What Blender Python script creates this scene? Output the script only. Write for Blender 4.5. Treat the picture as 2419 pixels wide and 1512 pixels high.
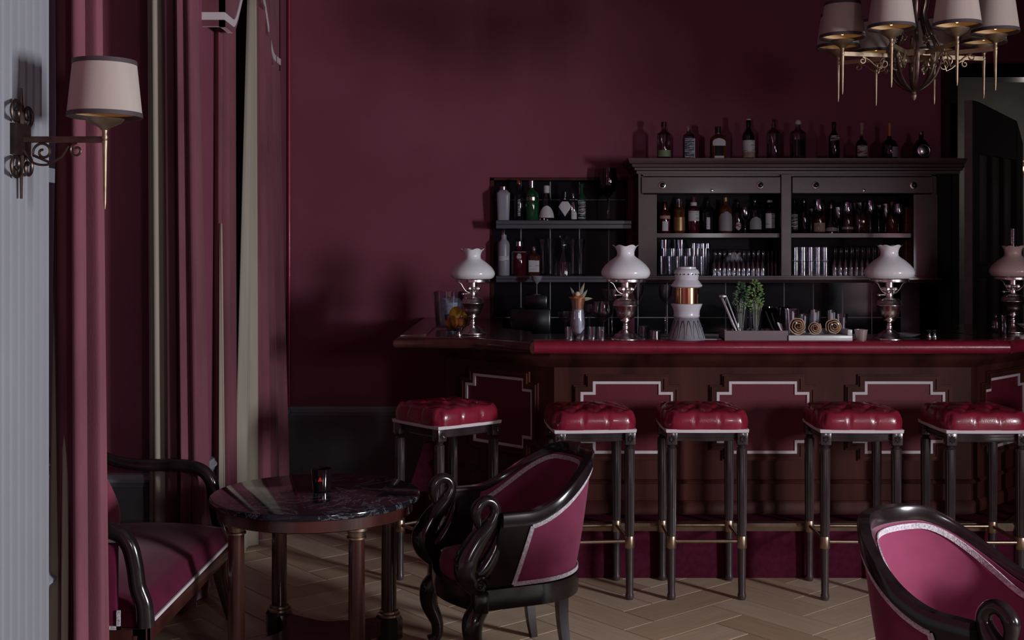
import bpy, bmesh, math, random
from mathutils import Vector, Matrix
random.seed(7)
S = bpy.context.scene
for o in list(bpy.data.objects): bpy.data.objects.remove(o)
COL = S.collection
PI = math.pi
# ------------------------------------------------------------------ camera, light, exposure
F, CX, YH, H = 2800.0, 1209.5, 600.0, 1.55
def X(px, D): return (px-CX)*D/F            # measured pixel column at depth D -> metres
def Zp(py, D): return H-(py-YH)*D/F         # measured pixel row at depth D -> height
cd = bpy.data.cameras.new('camera'); cam = bpy.data.objects.new('camera', cd); COL.objects.link(cam)
cam.location = (0, 0, H); cam.rotation_euler = (PI/2, 0, 0)
cd.sensor_width = 36; cd.lens = F/2419*36; cd.shift_y = -(756-YH)/2419; cd.clip_start = .05
S.camera = cam
S.view_settings.view_transform = 'Standard'; S.view_settings.look = 'None'
S.view_settings.gamma = 1; S.view_settings.exposure = 0; S.view_settings.use_curve_mapping = False
w = bpy.data.worlds.new('world'); S.world = w; w.use_nodes = True
w.node_tree.nodes['Background'].inputs[0].default_value = (.55, .6, .8, 1)
w.node_tree.nodes['Background'].inputs[1].default_value = .03
def area(name, loc, target, sx, sy, power, col):
    l = bpy.data.lights.new(name, 'AREA'); l.shape = 'RECTANGLE'; l.size = sx; l.size_y = sy
    l.energy = power; l.color = col
    o = bpy.data.objects.new(name, l); COL.objects.link(o); o.location = loc
    d = Vector(target)-Vector(loc); o.rotation_euler = d.to_track_quat('-Z', 'Y').to_euler()
    return o
# daylight through the tall window in the right wall and the one behind the camera
area('daylight_right', (4.68, 1.2, 1.62), (-1, 1.2, 1.62), 1.0, .8, 395, (.93, .95, 1))
area('daylight_rear', (2.85, -2.42, 2.05), (1.2, 5, 1.5), .5, .7, 30, (.95, .95, 1))

# ------------------------------------------------------------------ materials
def nodes(name):
    m = bpy.data.materials.new(name); m.use_nodes = True
    nt = m.node_tree; return m, nt, nt.nodes['Principled BSDF']
def mat(name, col, rough=.5, metal=0, var=.12, scale=8, bump=0, bscale=60, sheen=0, coat=0, spec=.5, stretch=None, emit=None):
    m, nt, b = nodes(name)
    b.inputs['Roughness'].default_value = rough; b.inputs['Metallic'].default_value = metal
    b.inputs['Specular IOR Level'].default_value = spec
    if sheen:
        b.inputs['Sheen Weight'].default_value = sheen; b.inputs['Sheen Roughness'].default_value = .35
        b.inputs['Sheen Tint'].default_value = (1, .72, .8, 1)
    if coat: b.inputs['Coat Weight'].default_value = coat; b.inputs['Coat Roughness'].default_value = .08
    tc = nt.nodes.new('ShaderNodeTexCoord'); mp = nt.nodes.new('ShaderNodeMapping')
    nt.links.new(tc.outputs['Object'], mp.inputs['Vector'])
    if stretch: mp.inputs['Scale'].default_value = stretch
    n = nt.nodes.new('ShaderNodeTexNoise'); n.inputs['Scale'].default_value = scale; n.inputs['Detail'].default_value = 5
    nt.links.new(mp.outputs['Vector'], n.inputs['Vector'])
    r = nt.nodes.new('ShaderNodeValToRGB'); nt.links.new(n.outputs['Fac'], r.inputs['Fac'])
    r.color_ramp.elements[0].position = .3; r.color_ramp.elements[1].position = .7
    r.color_ramp.elements[0].color = tuple(c*(1-var) for c in col)+(1,)
    r.color_ramp.elements[1].color = tuple(min(1, c*(1+var)) for c in col)+(1,)
    nt.links.new(r.outputs['Color'], b.inputs['Base Color'])
    if bump:
        n2 = nt.nodes.new('ShaderNodeTexNoise'); n2.inputs['Scale'].default_value = bscale
        nt.links.new(mp.outputs['Vector'], n2.inputs['Vector'])
        bp = nt.nodes.new('ShaderNodeBump'); bp.inputs['Strength'].default_value = bump; bp.inputs['Distance'].default_value = .01
        nt.links.new(n2.outputs['Fac'], bp.inputs['Height']); nt.links.new(bp.outputs['Normal'], b.inputs['Normal'])
    if emit:
        b.inputs['Emission Color'].default_value = emit[0]+(1,); b.inputs['Emission Strength'].default_value = emit[1]
    return m
def glass(name, tint=(1, 1, 1), base=.06, rough=.03):
    m, nt, b = nodes(name); nt.nodes.remove(b)
    out = nt.nodes['Material Output']
    tr = nt.nodes.new('ShaderNodeBsdfTransparent'); tr.inputs[0].default_value = tint+(1,)
    gl = nt.nodes.new('ShaderNodeBsdfGlossy'); gl.inputs['Roughness'].default_value = rough
    fr = nt.nodes.new('ShaderNodeLayerWeight'); fr.inputs['Blend'].default_value = .35
    mp = nt.nodes.new('ShaderNodeMapRange'); mp.inputs['To Min'].default_value = base; mp.inputs['To Max'].default_value = .75
    nt.links.new(fr.outputs['Fresnel'], mp.inputs['Value'])
    mx = nt.nodes.new('ShaderNodeMixShader'); nt.links.new(mp.outputs['Result'], mx.inputs[0])
    nt.links.new(tr.outputs[0], mx.inputs[1]); nt.links.new(gl.outputs[0], mx.inputs[2]); nt.links.new(mx.outputs[0], out.inputs[0])
    return m
def printed(name, paper, ink, sy=90, thr=.56):
    m, nt, b = nodes(name); b.inputs['Roughness'].default_value = .6
    tc = nt.nodes.new('ShaderNodeTexCoord'); mp = nt.nodes.new('ShaderNodeMapping'); mp.inputs['Scale'].default_value = (16, 16, sy*1.6)
    n = nt.nodes.new('ShaderNodeTexNoise'); n.inputs['Scale'].default_value = 1.5; n.inputs['Detail'].default_value = 0
    r = nt.nodes.new('ShaderNodeValToRGB'); r.color_ramp.interpolation = 'CONSTANT'
    r.color_ramp.elements[0].color = paper+(1,); r.color_ramp.elements[1].position = thr; r.color_ramp.elements[1].color = ink+(1,)
    nt.links.new(tc.outputs['Object'], mp.inputs[0]); nt.links.new(mp.outputs[0], n.inputs['Vector'])
    nt.links.new(n.outputs['Fac'], r.inputs[0]); nt.links.new(r.outputs[0], b.inputs['Base Color'])
    return m
M = {}
M['wall'] = mat('burgundy_wall', (.235, .064, .102), .75, var=.10, scale=1.6, bump=.05, bscale=180, spec=.25)
M['ceil'] = mat('ceiling_paint', (.10, .06, .075), .8)
M['dado'] = mat('grey_dado', (.20, .20, .215), .55, var=.05, spec=.3)
M['white'] = mat('white_paint', (.30, .31, .345), .45, var=.04, scale=3)
M['velvet'] = mat('velvet_curtain', (.185, .066, .085), .9, var=.28, scale=5, stretch=(1, 1, .25), bump=.08, bscale=220, sheen=.55, spec=.1)
M['velvet_sofa'] = mat('velvet_sofa', (.10, .009, .032), .85, var=.2, scale=9, sheen=.3, spec=.1)
M['velvet_chair'] = mat('velvet_magenta', (.215, .040, .088), .85, var=.16, scale=7, sheen=.35, spec=.1)
M['pillow'] = mat('rose_pillow', (.34, .06, .11), .85, var=.12, sheen=.4, spec=.1)
M['cream'] = mat('cream_lining', (.37, .325, .27), .8, var=.14, scale=4, stretch=(3, 3, .15), spec=.1)
M['braid'] = mat('silver_braid', (.52, .48, .52), .7, var=.45, scale=160, bump=.3, bscale=260)
M['band'] = mat('white_ribbon', (.66, .60, .63), .7, var=.05)
M['ebony'] = mat('ebonised_wood', (.014, .009, .010), .18, var=.5, scale=14, stretch=(1, 1, .2), coat=.35)
M['mahog'] = mat('dark_mahogany', (.055, .016, .013), .24, var=.5, scale=10, stretch=(1, 1, .15), coat=.4)
M['barwood'] = mat('bar_mahogany', (.062, .019, .015), .5, var=.45, scale=7, stretch=(1, 1, .12), spec=.1)
M['cabwood'] = mat('cabinet_wood', (.085, .048, .048), .35, var=.35, scale=7, stretch=(.15, 1, 1), coat=.15)
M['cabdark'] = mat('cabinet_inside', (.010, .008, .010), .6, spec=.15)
M['palestem'] = mat('pale_stems', (.34, .38, .31), .5, var=.2)
M['mirror'] = mat('smoked_mirror', (.035, .03, .04), .04, metal=1, var=.05)
M['stoolwood'] = mat('stool_wood', (.045, .032, .034), .25, var=.4, scale=10, stretch=(1, 1, .15), coat=.4)
M['leather'] = mat('crimson_leather', (.22, .012, .032), .28, var=.18, scale=14, bump=.06, bscale=150, coat=.25)
M['panel'] = mat('burgundy_leather_panel', (.13, .014, .027), .5, var=.12, scale=6, bump=.05, bscale=140, spec=.25)
M['kick'] = mat('burgundy_carpet', (.075, .010, .026), .9, var=.2, scale=40, spec=.05)
M['brass'] = mat('aged_brass', (.42, .32, .235), .35, metal=1, var=.15, scale=20)
M['gilt'] = mat('antique_gilt', (.34, .26, .18), .5, metal=1, var=.25, scale=25)
M['bronze'] = mat('dark_bronze', (.13, .095, .08), .42, metal=1, var=.3, scale=25)
M['silver'] = mat('lamp_silver', (.72, .67, .67), .24, metal=1, var=.1, scale=20)
M['steel'] = mat('steel', (.6, .6, .63), .2, metal=1, var=.06)
M['copper'] = mat('copper_glass', (.62, .34, .19), .18, metal=1, var=.12)
M['milk'] = mat('opal_glass', (.80, .80, .84), .22, var=.03, coat=.3)
M['milkdimlit'] = mat('dimlit_opal_glass', (.66, .50, .47), .22, var=.03, coat=.3)  # opal glass with warm dim light put into its colour
M['ceramic'] = mat('white_ceramic', (.66, .66, .72), .3, var=.05, coat=.3)
M['fabric'] = mat('shade_fabric', (.50, .45, .415), .85, var=.06, scale=30, stretch=(1, 1, .1), spec=.1)
M['amber'] = mat('shade_lining', (.72, .50, .24), .7, var=.05)
M['trim'] = mat('shade_binding', (.05, .035, .04), .7)
M['tile'] = mat('black_tile', (.008, .009, .014), .16, var=.3, scale=3, spec=.15)
M['grout'] = mat('pale_grout', (.42, .42, .48), .8)
M['shelf'] = mat('slate_shelf', (.075, .078, .10), .3, var=.12, coat=.2)
M['black'] = mat('black_lacquer', (.008, .008, .011), .25)
M['tray'] = mat('mauve_wood', (.17, .12, .135), .5, var=.2, stretch=(.2, 1, 1))
M['marbwhite'] = mat('white_marble', (.62, .64, .66), .3, var=.08)
M['paper'] = mat('paper_label', (.56, .55, .58), .6, var=.05)
M['straw'] = mat('paper_straw', (.78, .77, .80), .6, var=.05)
M['peel'] = mat('orange_peel', (.64, .47, .32), .6, var=.25, scale=30)
M['lemon'] = mat('lemon_skin', (.80, .60, .05), .4, var=.1, bump=.1, bscale=200)
M['orange'] = mat('orange_skin', (.85, .33, .05), .4, var=.15, bump=.1, bscale=200)
M['lime'] = mat('lime_skin', (.06, .10, .03), .4)
M['ice'] = mat('frosted_ice', (.36, .37, .46), .35, var=.25, scale=30, bump=.3, bscale=60)
M['mint'] = mat('mint_leaf', (.06, .12, .06), .55, var=.3, scale=40)
M['parsley'] = mat('parsley_leaf', (.14, .26, .07), .55, var=.3, scale=40)
M['drink'] = mat('milky_cocktail', (.60, .62, .68), .35, var=.03)
M['foam'] = mat('amber_float', (.50, .18, .06), .4, var=.2, scale=30)
M['leaf'] = mat('pale_leaf', (.24, .22, .16), .5)
M['glass'] = glass('clear_glass', (.93, .94, .97), .07)
M['glassdim'] = glass('rib_glass', (.86, .88, .93), .16, .08)
M['smoke'] = glass('smoke_glass', (.55, .5, .55), .06)
M['gdark'] = mat('dark_bottle_glass', (.006, .006, .008), .07, var=.2, coat=.4)
M['ggreen'] = mat('green_bottle_glass', (.010, .060, .024), .08, var=.2, coat=.4)
M['gred'] = mat('red_bottle_glass', (.055, .004, .012), .08, var=.2, coat=.4)
M['gamber'] = mat('amber_spirit', (.085, .026, .008), .08, var=.3, coat=.4)
M['gbrown'] = mat('brown_spirit', (.05, .014, .008), .08, var=.3, coat=.4)
M['gold'] = mat('gold_label', (.30, .18, .08), .4, metal=.6, var=.2)
M['frost'] = mat('frosted_bottle', (.30, .30, .35), .35, var=.06)
M['greenlabel'] = mat('green_label', (.15, .22, .11), .6)
M['bluelabel'] = printed('blue_print_label', (.03, .04, .07), (.5, .52, .56), 120, .58)
M['printlabel'] = printed('white_print_label', (.52, .52, .55), (.16, .15, .18), 110, .66)
M['redlabel'] = printed('red_print_label', (.40, .38, .40), (.22, .05, .05), 50, .55)
M['greylabel'] = mat('grey_label', (.26, .25, .28), .6)
M['whiteprint'] = printed('white_lettering', (.006, .006, .008), (.5, .5, .5), 140, .52)
M['cork'] = mat('cork', (.32, .22, .15), .7, var=.2, scale=60)
M['orangecap'] = mat('orange_stopper', (.40, .14, .05), .4)
M['brickreflect'] = mat('brick_reflection', (.20, .085, .035), .7, var=.5, scale=60, stretch=(.3, .3, 1.4), bump=.5, bscale=90)
M['flame'] = mat('candle_glow', (.4, .02, .01), .5, emit=((1, .05, .03), .06))
M['bulb'] = mat('warm_bulb', (1, .8, .5), .5, emit=((1, .62, .28), 1.6))
M['candleglass'] = mat('black_red_glass', (.010, .005, .007), .06, coat=.5)
M['floorbase'] = mat('floor_underlay', (.22, .16, .11), .7)
M['winglass'] = mat('dark_window_glass', (.012, .013, .02), .06)
M['greywall'] = mat('grey_far_wall', (.32, .31, .30), .7, var=.08)
def parquet(i, c):
    return mat('parquet_%d' % i, c, .42, var=.12, scale=6, stretch=(.5, 6, 1), bump=.04, bscale=40, spec=.35)
PARQ = [parquet(i, c) for i, c in enumerate([(.60, .45, .31), (.54, .395, .265), (.65, .505, .36), (.51, .37, .245), (.70, .56, .42)])]
def marble():
    m, nt, b = nodes('black_marble'); b.inputs['Roughness'].default_value = .08
    tc = nt.nodes.new('ShaderNodeTexCoord')
    n = nt.nodes.new('ShaderNodeTexNoise'); n.inputs['Scale'].default_value = 4; n.inputs['Detail'].default_value = 12; n.inputs['Roughness'].default_value = .72; n.inputs['Distortion'].default_value = .6
    ad = nt.nodes.new('ShaderNodeMath'); ad.operation = 'SUBTRACT'; ad.inputs[1].default_value = .5
    ab = nt.nodes.new('ShaderNodeMath'); ab.operation = 'ABSOLUTE'
    r = nt.nodes.new('ShaderNodeValToRGB'); r.color_ramp.elements[0].color = (.16, .165, .19, 1); r.color_ramp.elements[0].position = 0
    r.color_ramp.elements[1].color = (.010, .010, .014, 1); r.color_ramp.elements[1].position = .012
    nt.links.new(tc.outputs['Object'], n.inputs['Vector']); nt.links.new(n.outputs['Fac'], ad.inputs[0]); nt.links.new(ad.outputs[0], ab.inputs[0])
    nt.links.new(ab.outputs[0], r.inputs[0]); nt.links.new(r.outputs[0], b.inputs['Base Color'])
    return m
M['marble'] = marble()

# ------------------------------------------------------------------ helpers
def nb(): return bmesh.new()
def link(name, bm, m, parent=None, smooth=True, ang=40):
    bmesh.ops.remove_doubles(bm, verts=bm.verts, dist=1e-6)
    bmesh.ops.recalc_face_normals(bm, faces=bm.faces)
    me = bpy.data.meshes.new(name); bm.to_mesh(me); bm.free()
    if smooth:
        me.polygons.foreach_set('use_smooth', [True]*len(me.polygons)); me.set_sharp_from_angle(angle=math.radians(ang))
    me.materials.append(M[m] if isinstance(m, str) else m)
    o = bpy.data.objects.new(name, me); COL.objects.link(o)
    if parent: o.parent = parent
    return o
def tag(o, label, cat, group=None):
    o['label'] = label; o['category'] = cat
    if group: o['group'] = group
    return o
def thing(name, label, cat, loc=(0, 0, 0), rz=0, group=None):
    o = bpy.data.objects.new(name, None); COL.objects.link(o); o.empty_display_size = .05
    o.location = loc; o.rotation_euler = (0, 0, rz); return tag(o, label, cat, group)
def struct(name, bm, m, smooth=False):
    o = link(name, bm, m, None, smooth); o['kind'] = 'structure'; return o
def dup(root, loc, rz=None, label=None, group=None):
    r = root.copy(); COL.objects.link(r); r.location = loc
    if rz is not None: r.rotation_euler = (0, 0, rz)
    if label: r['label'] = label
    if group: r['group'] = group
    for ch in root.children:
        c = ch.copy(); COL.objects.link(c); c.parent = r
        for g in ch.children:
            d = g.copy(); COL.objects.link(d); d.parent = c
    return r
def box(bm, x0, x1, y0, y1, z0, z1, bev=0, T=None):
    vs = [bm.verts.new((x, y, z)) for x in (x0, x1) for y in (y0, y1) for z in (z0, z1)]
    fs = [bm.faces.new([vs[i] for i in f]) for f in ((0, 1, 3, 2), (4, 6, 7, 5), (0, 4, 5, 1), (2, 3, 7, 6), (0, 2, 6, 4), (1, 5, 7, 3))]
    if bev:
        es = list({e for f in fs for e in f.edges})
        r = bmesh.ops.bevel(bm, geom=es, offset=bev, segments=2, affect='EDGES', profile=.5)
        vs = list({v for f in r['faces'] for v in f.verts} | {v for v in vs if v.is_valid})
    if T: bmesh.ops.transform(bm, matrix=T, verts=[v for v in vs if v.is_valid])
    return vs
def lathe(bm, prof, n=24, c=(0, 0, 0), sq=0, mod=None, cap0=True, cap1=True, T=None):
    rings = []
    for k, (r, z) in enumerate(prof):
        ring = []
        for i in range(n):
            a = 2*PI*i/n; rr = r
            if sq: rr = r/((abs(math.cos(a))**sq+abs(math.sin(a))**sq)**(1/sq))
            zz = z
            if mod: rr, zz = mod(rr, zz, a, k)
            ring.append(bm.verts.new((c[0]+rr*math.cos(a), c[1]+rr*math.sin(a), c[2]+zz)))
        rings.append(ring)
    for p, q in zip(rings, rings[1:]):
        for i in range(n): bm.faces.new((p[i], p[(i+1) % n], q[(i+1) % n], q[i]))
    if cap0: bm.faces.new(rings[0])
    if cap1: bm.faces.new(rings[-1])
    if T: bmesh.ops.transform(bm, matrix=T, verts=[v for r in rings for v in r])
    return rings
def cat(pts, n=6):
    P = [Vector(p) for p in pts]; out = []
    for i in range(len(P)-1):
        p0 = P[max(i-1, 0)]; p1 = P[i]; p2 = P[i+1]; p3 = P[min(i+2, len(P)-1)]
        for k in range(n):
            t = k/n
            out.append(.5*((2*p1)+(p2-p0)*t+(2*p0-5*p1+4*p2-p3)*t*t+(3*p1-p0-3*p2+p3)*t**3))
    out.append(P[-1]); return out
def tube(bm, pts, r, n=8, flat=1):
    P = [Vector(p) for p in pts]; m = len(P)
    R = list(r) if isinstance(r, (list, tuple)) else [r]*m
    if len(R) != m:
        R = [R[min(int(i*(len(R)-1)/(m-1)), len(R)-2)]*(1-f)+R[min(int(i*(len(R)-1)/(m-1)), len(R)-2)+1]*f for i in range(m) for f in [(i*(len(R)-1)/(m-1))-min(int(i*(len(R)-1)/(m-1)), len(R)-2)]]
    t0 = (P[1]-P[0]).normalized(); u = t0.orthogonal().normalized()
    if abs(t0.z) < .95: u = (Vector((0, 0, 1))-t0*t0.z).normalized()
    rings = []; pt = t0
    for i in range(m):
        t = ((P[min(i+1, m-1)]-P[max(i-1, 0)])).normalized()
        u = (u-t*u.dot(t)).normalized(); v = t.cross(u)
        rings.append([bm.verts.new(P[i]+R[i]*(math.cos(2*PI*k/n)*u+math.sin(2*PI*k/n)*v*flat)) for k in range(n)])
    for p, q in zip(rings, rings[1:]):
        for k in range(n): bm.faces.new((p[k], p[(k+1) % n], q[(k+1) % n], q[k]))
    bm.faces.new(rings[0]); bm.faces.new(rings[-1])
def sweep(bm, pts, sec, closed=False, up=Vector((0, 0, 1))):
    """section points (side, up); side is to the left of travel"""
    P = [Vector(p) for p in pts]; m = len(P); rings = []
    for i in range(m):
        a = P[(i-1) % m] if (closed or i > 0) else P[i]; b = P[(i+1) % m] if (closed or i < m-1) else P[i]
        d1 = (P[i]-a); d2 = (b-P[i])
        d1 = d1 if d1.length > 1e-9 else d2; d2 = d2 if d2.length > 1e-9 else d1
        s1 = up.cross(d1).normalized(); s2 = up.cross(d2).normalized()
        s = (s1+s2).normalized(); k = 1/max(.35, s.dot(s1))
        rings.append([bm.verts.new(P[i]+s*(x*k)+up*z) for x, z in sec])
    n = len(sec)
    pairs = list(zip(rings, rings[1:]))+([(rings[-1], rings[0])] if closed else [])
    for p, q in pairs:
        for k in range(n): bm.faces.new((p[k], p[(k+1) % n], q[(k+1) % n], q[k]))
    if not closed: bm.faces.new(rings[0]); bm.faces.new(rings[-1])
def rect(w0, w1, z0, z1): return [(w0, z0), (w1, z0), (w1, z1), (w0, z1)]
def prism(bm, poly, z0, z1, T=None):
    a = [bm.verts.new((x, y, z0)) for x, y in poly]; b = [bm.verts.new((x, y, z1)) for x, y in poly]; n = len(poly)
    for i in range(n): bm.faces.new((a[i], a[(i+1) % n], b[(i+1) % n], b[i]))
    bm.faces.new(a); bm.faces.new(b)
    if T: bmesh.ops.transform(bm, matrix=T, verts=a+b)
def ball(bm, c, r, n=12, sc=(1, 1, 1)):
    T = Matrix.Translation(c) @ Matrix.Diagonal((r*sc[0], r*sc[1], r*sc[2], 1))
    bmesh.ops.create_uvsphere(bm, u_segments=n, v_segments=max(6, n//2+2), radius=1, matrix=T)
def spiral(c, r0, r1, turns, a0, ax, az, n=26):
    """spiral in the plane of unit vectors ax, az"""
    ax = Vector(ax); az = Vector(az); c = Vector(c)
    return [c+(r0+(r1-r0)*k/n)*(math.cos(a0+turns*2*PI*k/n)*ax+math.sin(a0+turns*2*PI*k/n)*az) for k in range(n+1)]
def ss(t): t = max(0, min(1, t)); return t*t*(3-2*t)

# ================================================================== SETTING
WX = -1.47; WD = 7.74; CZ = 3.9
bm = nb(); box(bm, -2.3, 5.4, -2.6, 10.2, -.12, -.014); floor = struct('floor', bm, 'floorbase')
# parquet: herringbone blocks laid at 45 degrees, each a piece of the floor
L_, W_ = .54, .18
bm = nb(); g = .0016
box(bm, g, L_-g, g, W_-g, -.02, 0, .002)
meshes = []
for m_ in PARQ:
    b2 = bm.copy(); me = bpy.data.meshes.new('parquet_block'); b2.to_mesh(me); b2.free(); me.materials.append(m_); meshes.append(me)
bm.free()
cells = []
c45, s45 = math.cos(math.radians(40)), math.sin(math.radians(40))
def inview(x, y): return -1.75 < x < 2.75 and 4.0 < y < 7.9
for i in range(-30, 60):
    for j in range(-40, 40):
        # herringbone with 3:1 blocks
        bx = (i-j)*W_+ 3*W_*0; 
        for kind in (0, 1):
            # unit vectors of the herringbone lattice: (W,W) and (3W,-3W)
            ox = i*W_ + j*3*W_; oy = i*W_ - j*3*W_
            if kind == 0: px_, py_, rz = ox, oy, 0
            else: px_, py_, rz = ox+W_, oy+W_, PI/2   # vertical block standing beside
            cx_, cy_ = (px_+L_/2, py_+W_/2) if kind == 0 else (px_-W_/2, py_+L_/2)
            wx = c45*cx_-s45*cy_ + .6; wy = s45*cx_+c45*cy_+5.0
            if inview(wx, wy):
                cells.append((c45*px_-s45*py_+.6, s45*px_+c45*py_+5.0, rz))
cells.sort(key=lambda c: c[1])
for k, (x, y, rz) in enumerate(cells[:300]):
    o = bpy.data.objects.new('parquet_block', meshes[random.choice([0, 0, 1, 2, 2, 3, 4])]); COL.objects.link(o)
    o.parent = floor; o.location = (x, y, 0); o.rotation_euler = (0, 0, math.radians(40)+rz)
bm = nb(); box(bm, -2.3, 5.4, -2.6, 7.94, CZ, CZ+.1); struct('ceiling', bm, 'ceil')
# left wall with two window recesses
N1a, N1b, N2a, N2b = 3.70, 5.36, 5.88, 6.98; NX = -1.92; NZ = 3.15
bm = nb()
box(bm, -2.1, WX, -2.6, N1a, -.01, CZ); box(bm, -2.1, WX, N1b, N2a, -.01, CZ); box(bm, -2.1, WX, N2b, WD+.2, -.01, CZ)
for a, b in ((N1a, N1b), (N2a, N2b)):
    box(bm, -2.1, NX, a, b, -.01, .62); box(bm, -2.1, WX, a, b, NZ, CZ)
    box(bm, -2.1, NX, a, a+.12, .62, NZ); box(bm, -2.1, NX, b-.12, b, .62, NZ)
struct('wall_left', bm, 'wall')
for k, (a, b) in enumerate(((N1a+.12, N1b-.12), (N2a+.12, N2b-.12))):
    bm = nb()
    for y0, y1 in ((a, a+.05), (b-.05, b), ((a+b)/2-.03, (a+b)/2+.03)): box(bm, NX-.08, NX-.01, y0, y1, .62, NZ)
    for z0, z1 in ((.62, .69), (1.85, 1.91), (NZ-.07, NZ)): box(bm, NX-.08, NX-.012, a, b, z0, z1)
    wdw = struct('window_%d' % (k+1), bm, 'white')
    for y0, y1 in ((a+.05, (a+b)/2-.03), ((a+b)/2+.03, b-.05)):
        for z0, z1 in ((.69, 1.85), (1.91, NZ-.07)):
            bm = nb(); box(bm, NX-.055, NX-.045, y0, y1, z0, z1); link('pane', bm, 'winglass', wdw, False)
    bm = nb(); box(bm, NX-.2, NX-.16, a-.05, b+.05, .6, NZ); link('shutter', bm, 'black', wdw, False)
# chair rail profile + dado
rail = [(0, 0), (.018, 0), (.022, .012), (.034, .022), (.036, .034), (.022, .044), (.018, .055), (0, .06)]
railL = [(-x, z) for x, z in rail]
def railrun(bm, pts): sweep(bm, [(x, y, .50) for x, y in pts], railL)
bm = nb()
railrun(bm, [(WX, -2.5), (WX, 3.26)]); railrun(bm, [(WX, 3.672), (WX, N1a), (NX, N1a)])
railrun(bm, [(NX, N1b), (WX, N1b), (WX, N2a), (NX, N2a)])
railrun(bm, [(NX, N2b), (WX, N2b), (WX, WD), (-.372, WD)])
struct('trim_1', bm, 'white', True)
bm = nb()
for p in ([(WX, -2.5), (WX, N1a), (NX, N1a)], [(NX, N1b), (WX, N1b), (WX, N2a), (NX, N2a)], [(NX, N2b), (WX, N2b), (WX, WD), (-.372, WD)]):
    sweep(bm, [(x, y, 0) for x, y in p], [(0, 0.0), (-.012, 0.0), (-.012, .5), (0, .5)])
struct('trim_2', bm, 'dado')
bm = nb()
for p in ([(WX, -2.5), (WX, N1a), (NX, N1a)], [(NX, N1b), (WX, N1b), (WX, N2a), (NX, N2a)], [(NX, N2b), (WX, N2b), (WX, WD), (-.372, WD)]):
    sweep(bm, [(x, y, 0) for x, y in p], [(-.012, 0), (-.03, 0), (-.03, .09), (-.02, .11), (-.012, .115)])
struct('baseboard_left', bm, 'dado')
# added red strip in the corner, standing in for a streak of light
bm = nb(); lathe(bm, [(.014, .56), (.014, CZ)], 12, (WX+.018, WD-.018, 0)); struct('corner_streak', bm, mat('red_light_streak', (.30, .02, .055), .4, coat=.2), True)
# fluted white pilaster on the near pier
bm = nb(); y0, y1 = 3.27, 3.665; xf = -1.432
prof = [(WX, y0), (xf, y0)]
nf = 7; fw = (y1-y0-.02)/nf
for i in range(nf):
    a = y0+.01+i*fw
    prof += [(xf, a+fw*.16)]+[(xf-.034*math.sin(PI*t/5), a+fw*(.16+.68*t/5)) for t in range(1, 5)]+[(xf, a+fw*.84)]
prof += [(xf, y1), (WX, y1)]
prism(bm, prof, 0, CZ)
box(bm, WX, xf+.02, y0-.02, y1+.005, 0, .16); pil = struct('trim_4', bm, 'white', True)
bm = nb(); prism(bm, [(WX, 3.668), (-1.448, 3.668), (-1.448, 3.70), (WX, 3.70)], .56, CZ); struct('trim_5', bm, 'wall')
# back wall with tiled recess, doorway at right
NXL, NXR, NT, NB = -.138, 2.76, 2.045, .85
DL, DT = 2.82, 2.77
bm = nb()
box(bm, -2.1, NXL, WD, WD+.2, -.01, CZ); box(bm, NXL, DL, WD, WD+.2, NT, CZ); box(bm, NXL, DL, WD, WD+.2, -.01, NB)
box(bm, .757, .80, WD, WD+.2, NB, NT); box(bm, NXR, DL, WD, WD+.2, NB, NT)
box(bm, DL, 5.4, WD, WD+.2, DT, CZ); box(bm, 4.5, 5.4, WD, WD+.2, -.01, DT)
wb = struct('wall_back', bm, 'wall')
bm = nb(); box(bm, NXL, NXR, WD+.1455, WD+.2, NB, NT); link('grout', bm, 'grout', wb, False)
bm = nb(); tw = 69*7.89/F
box(bm, .0032, tw-.0032, 0, .012, 0, 1); tmesh = bpy.data.meshes.new('tile'); bm.to_mesh(tmesh); bm.free(); tmesh.materials.append(M['tile'])
rows = [(NB, Zp(750, 7.89)), (Zp(750, 7.89), Zp(472, 7.89)), (Zp(472, 7.89), NT)]
tx0 = X(1162, 7.89)
for k in range(15):
    for r_, (z0, z1) in enumerate(rows):
        if k > 4 and r_ == 2: continue
        x = tx0+k*tw
        if x+tw > NXR+.01: continue
        o = bpy.data.objects.new('tile', tmesh); COL.objects.link(o); o.parent = wb
        o.location = (x, WD+.144, z0+.0025); o.scale = (1, 1, z1-z0-.005)
# wooden lining of the recess opening
bm = nb(); box(bm, NXL-.004, NXL+.02, WD-.006, WD+.14, 1.13, NT); box(bm, NXL-.004, .76, WD-.006, WD+.14, NT-.014, NT+.006)
struct('trim_6', bm, 'barwood')
# other walls (out of the frame) that shape the light
bm = nb()
for y0, y1, z0, z1 in ((-2.6, .7, 0, CZ), (1.7, 5.62, 0, CZ), (.7, 1.7, 0, 1.15), (.7, 1.7, 2.1, CZ)): box(bm, 4.4, 4.7, y0, y1, z0-.01, z1)
struct('wall_right', bm, 'wall')
bm = nb(); box(bm, 3.1, 5.2, 5.62, 5.78, -.01, CZ); box(bm, 5.2, 5.4, 5.62, 7.94, -.01, CZ); struct('light_block_partition', bm, 'wall')  # unseen partition added to keep the right daylight off the back wall
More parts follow.
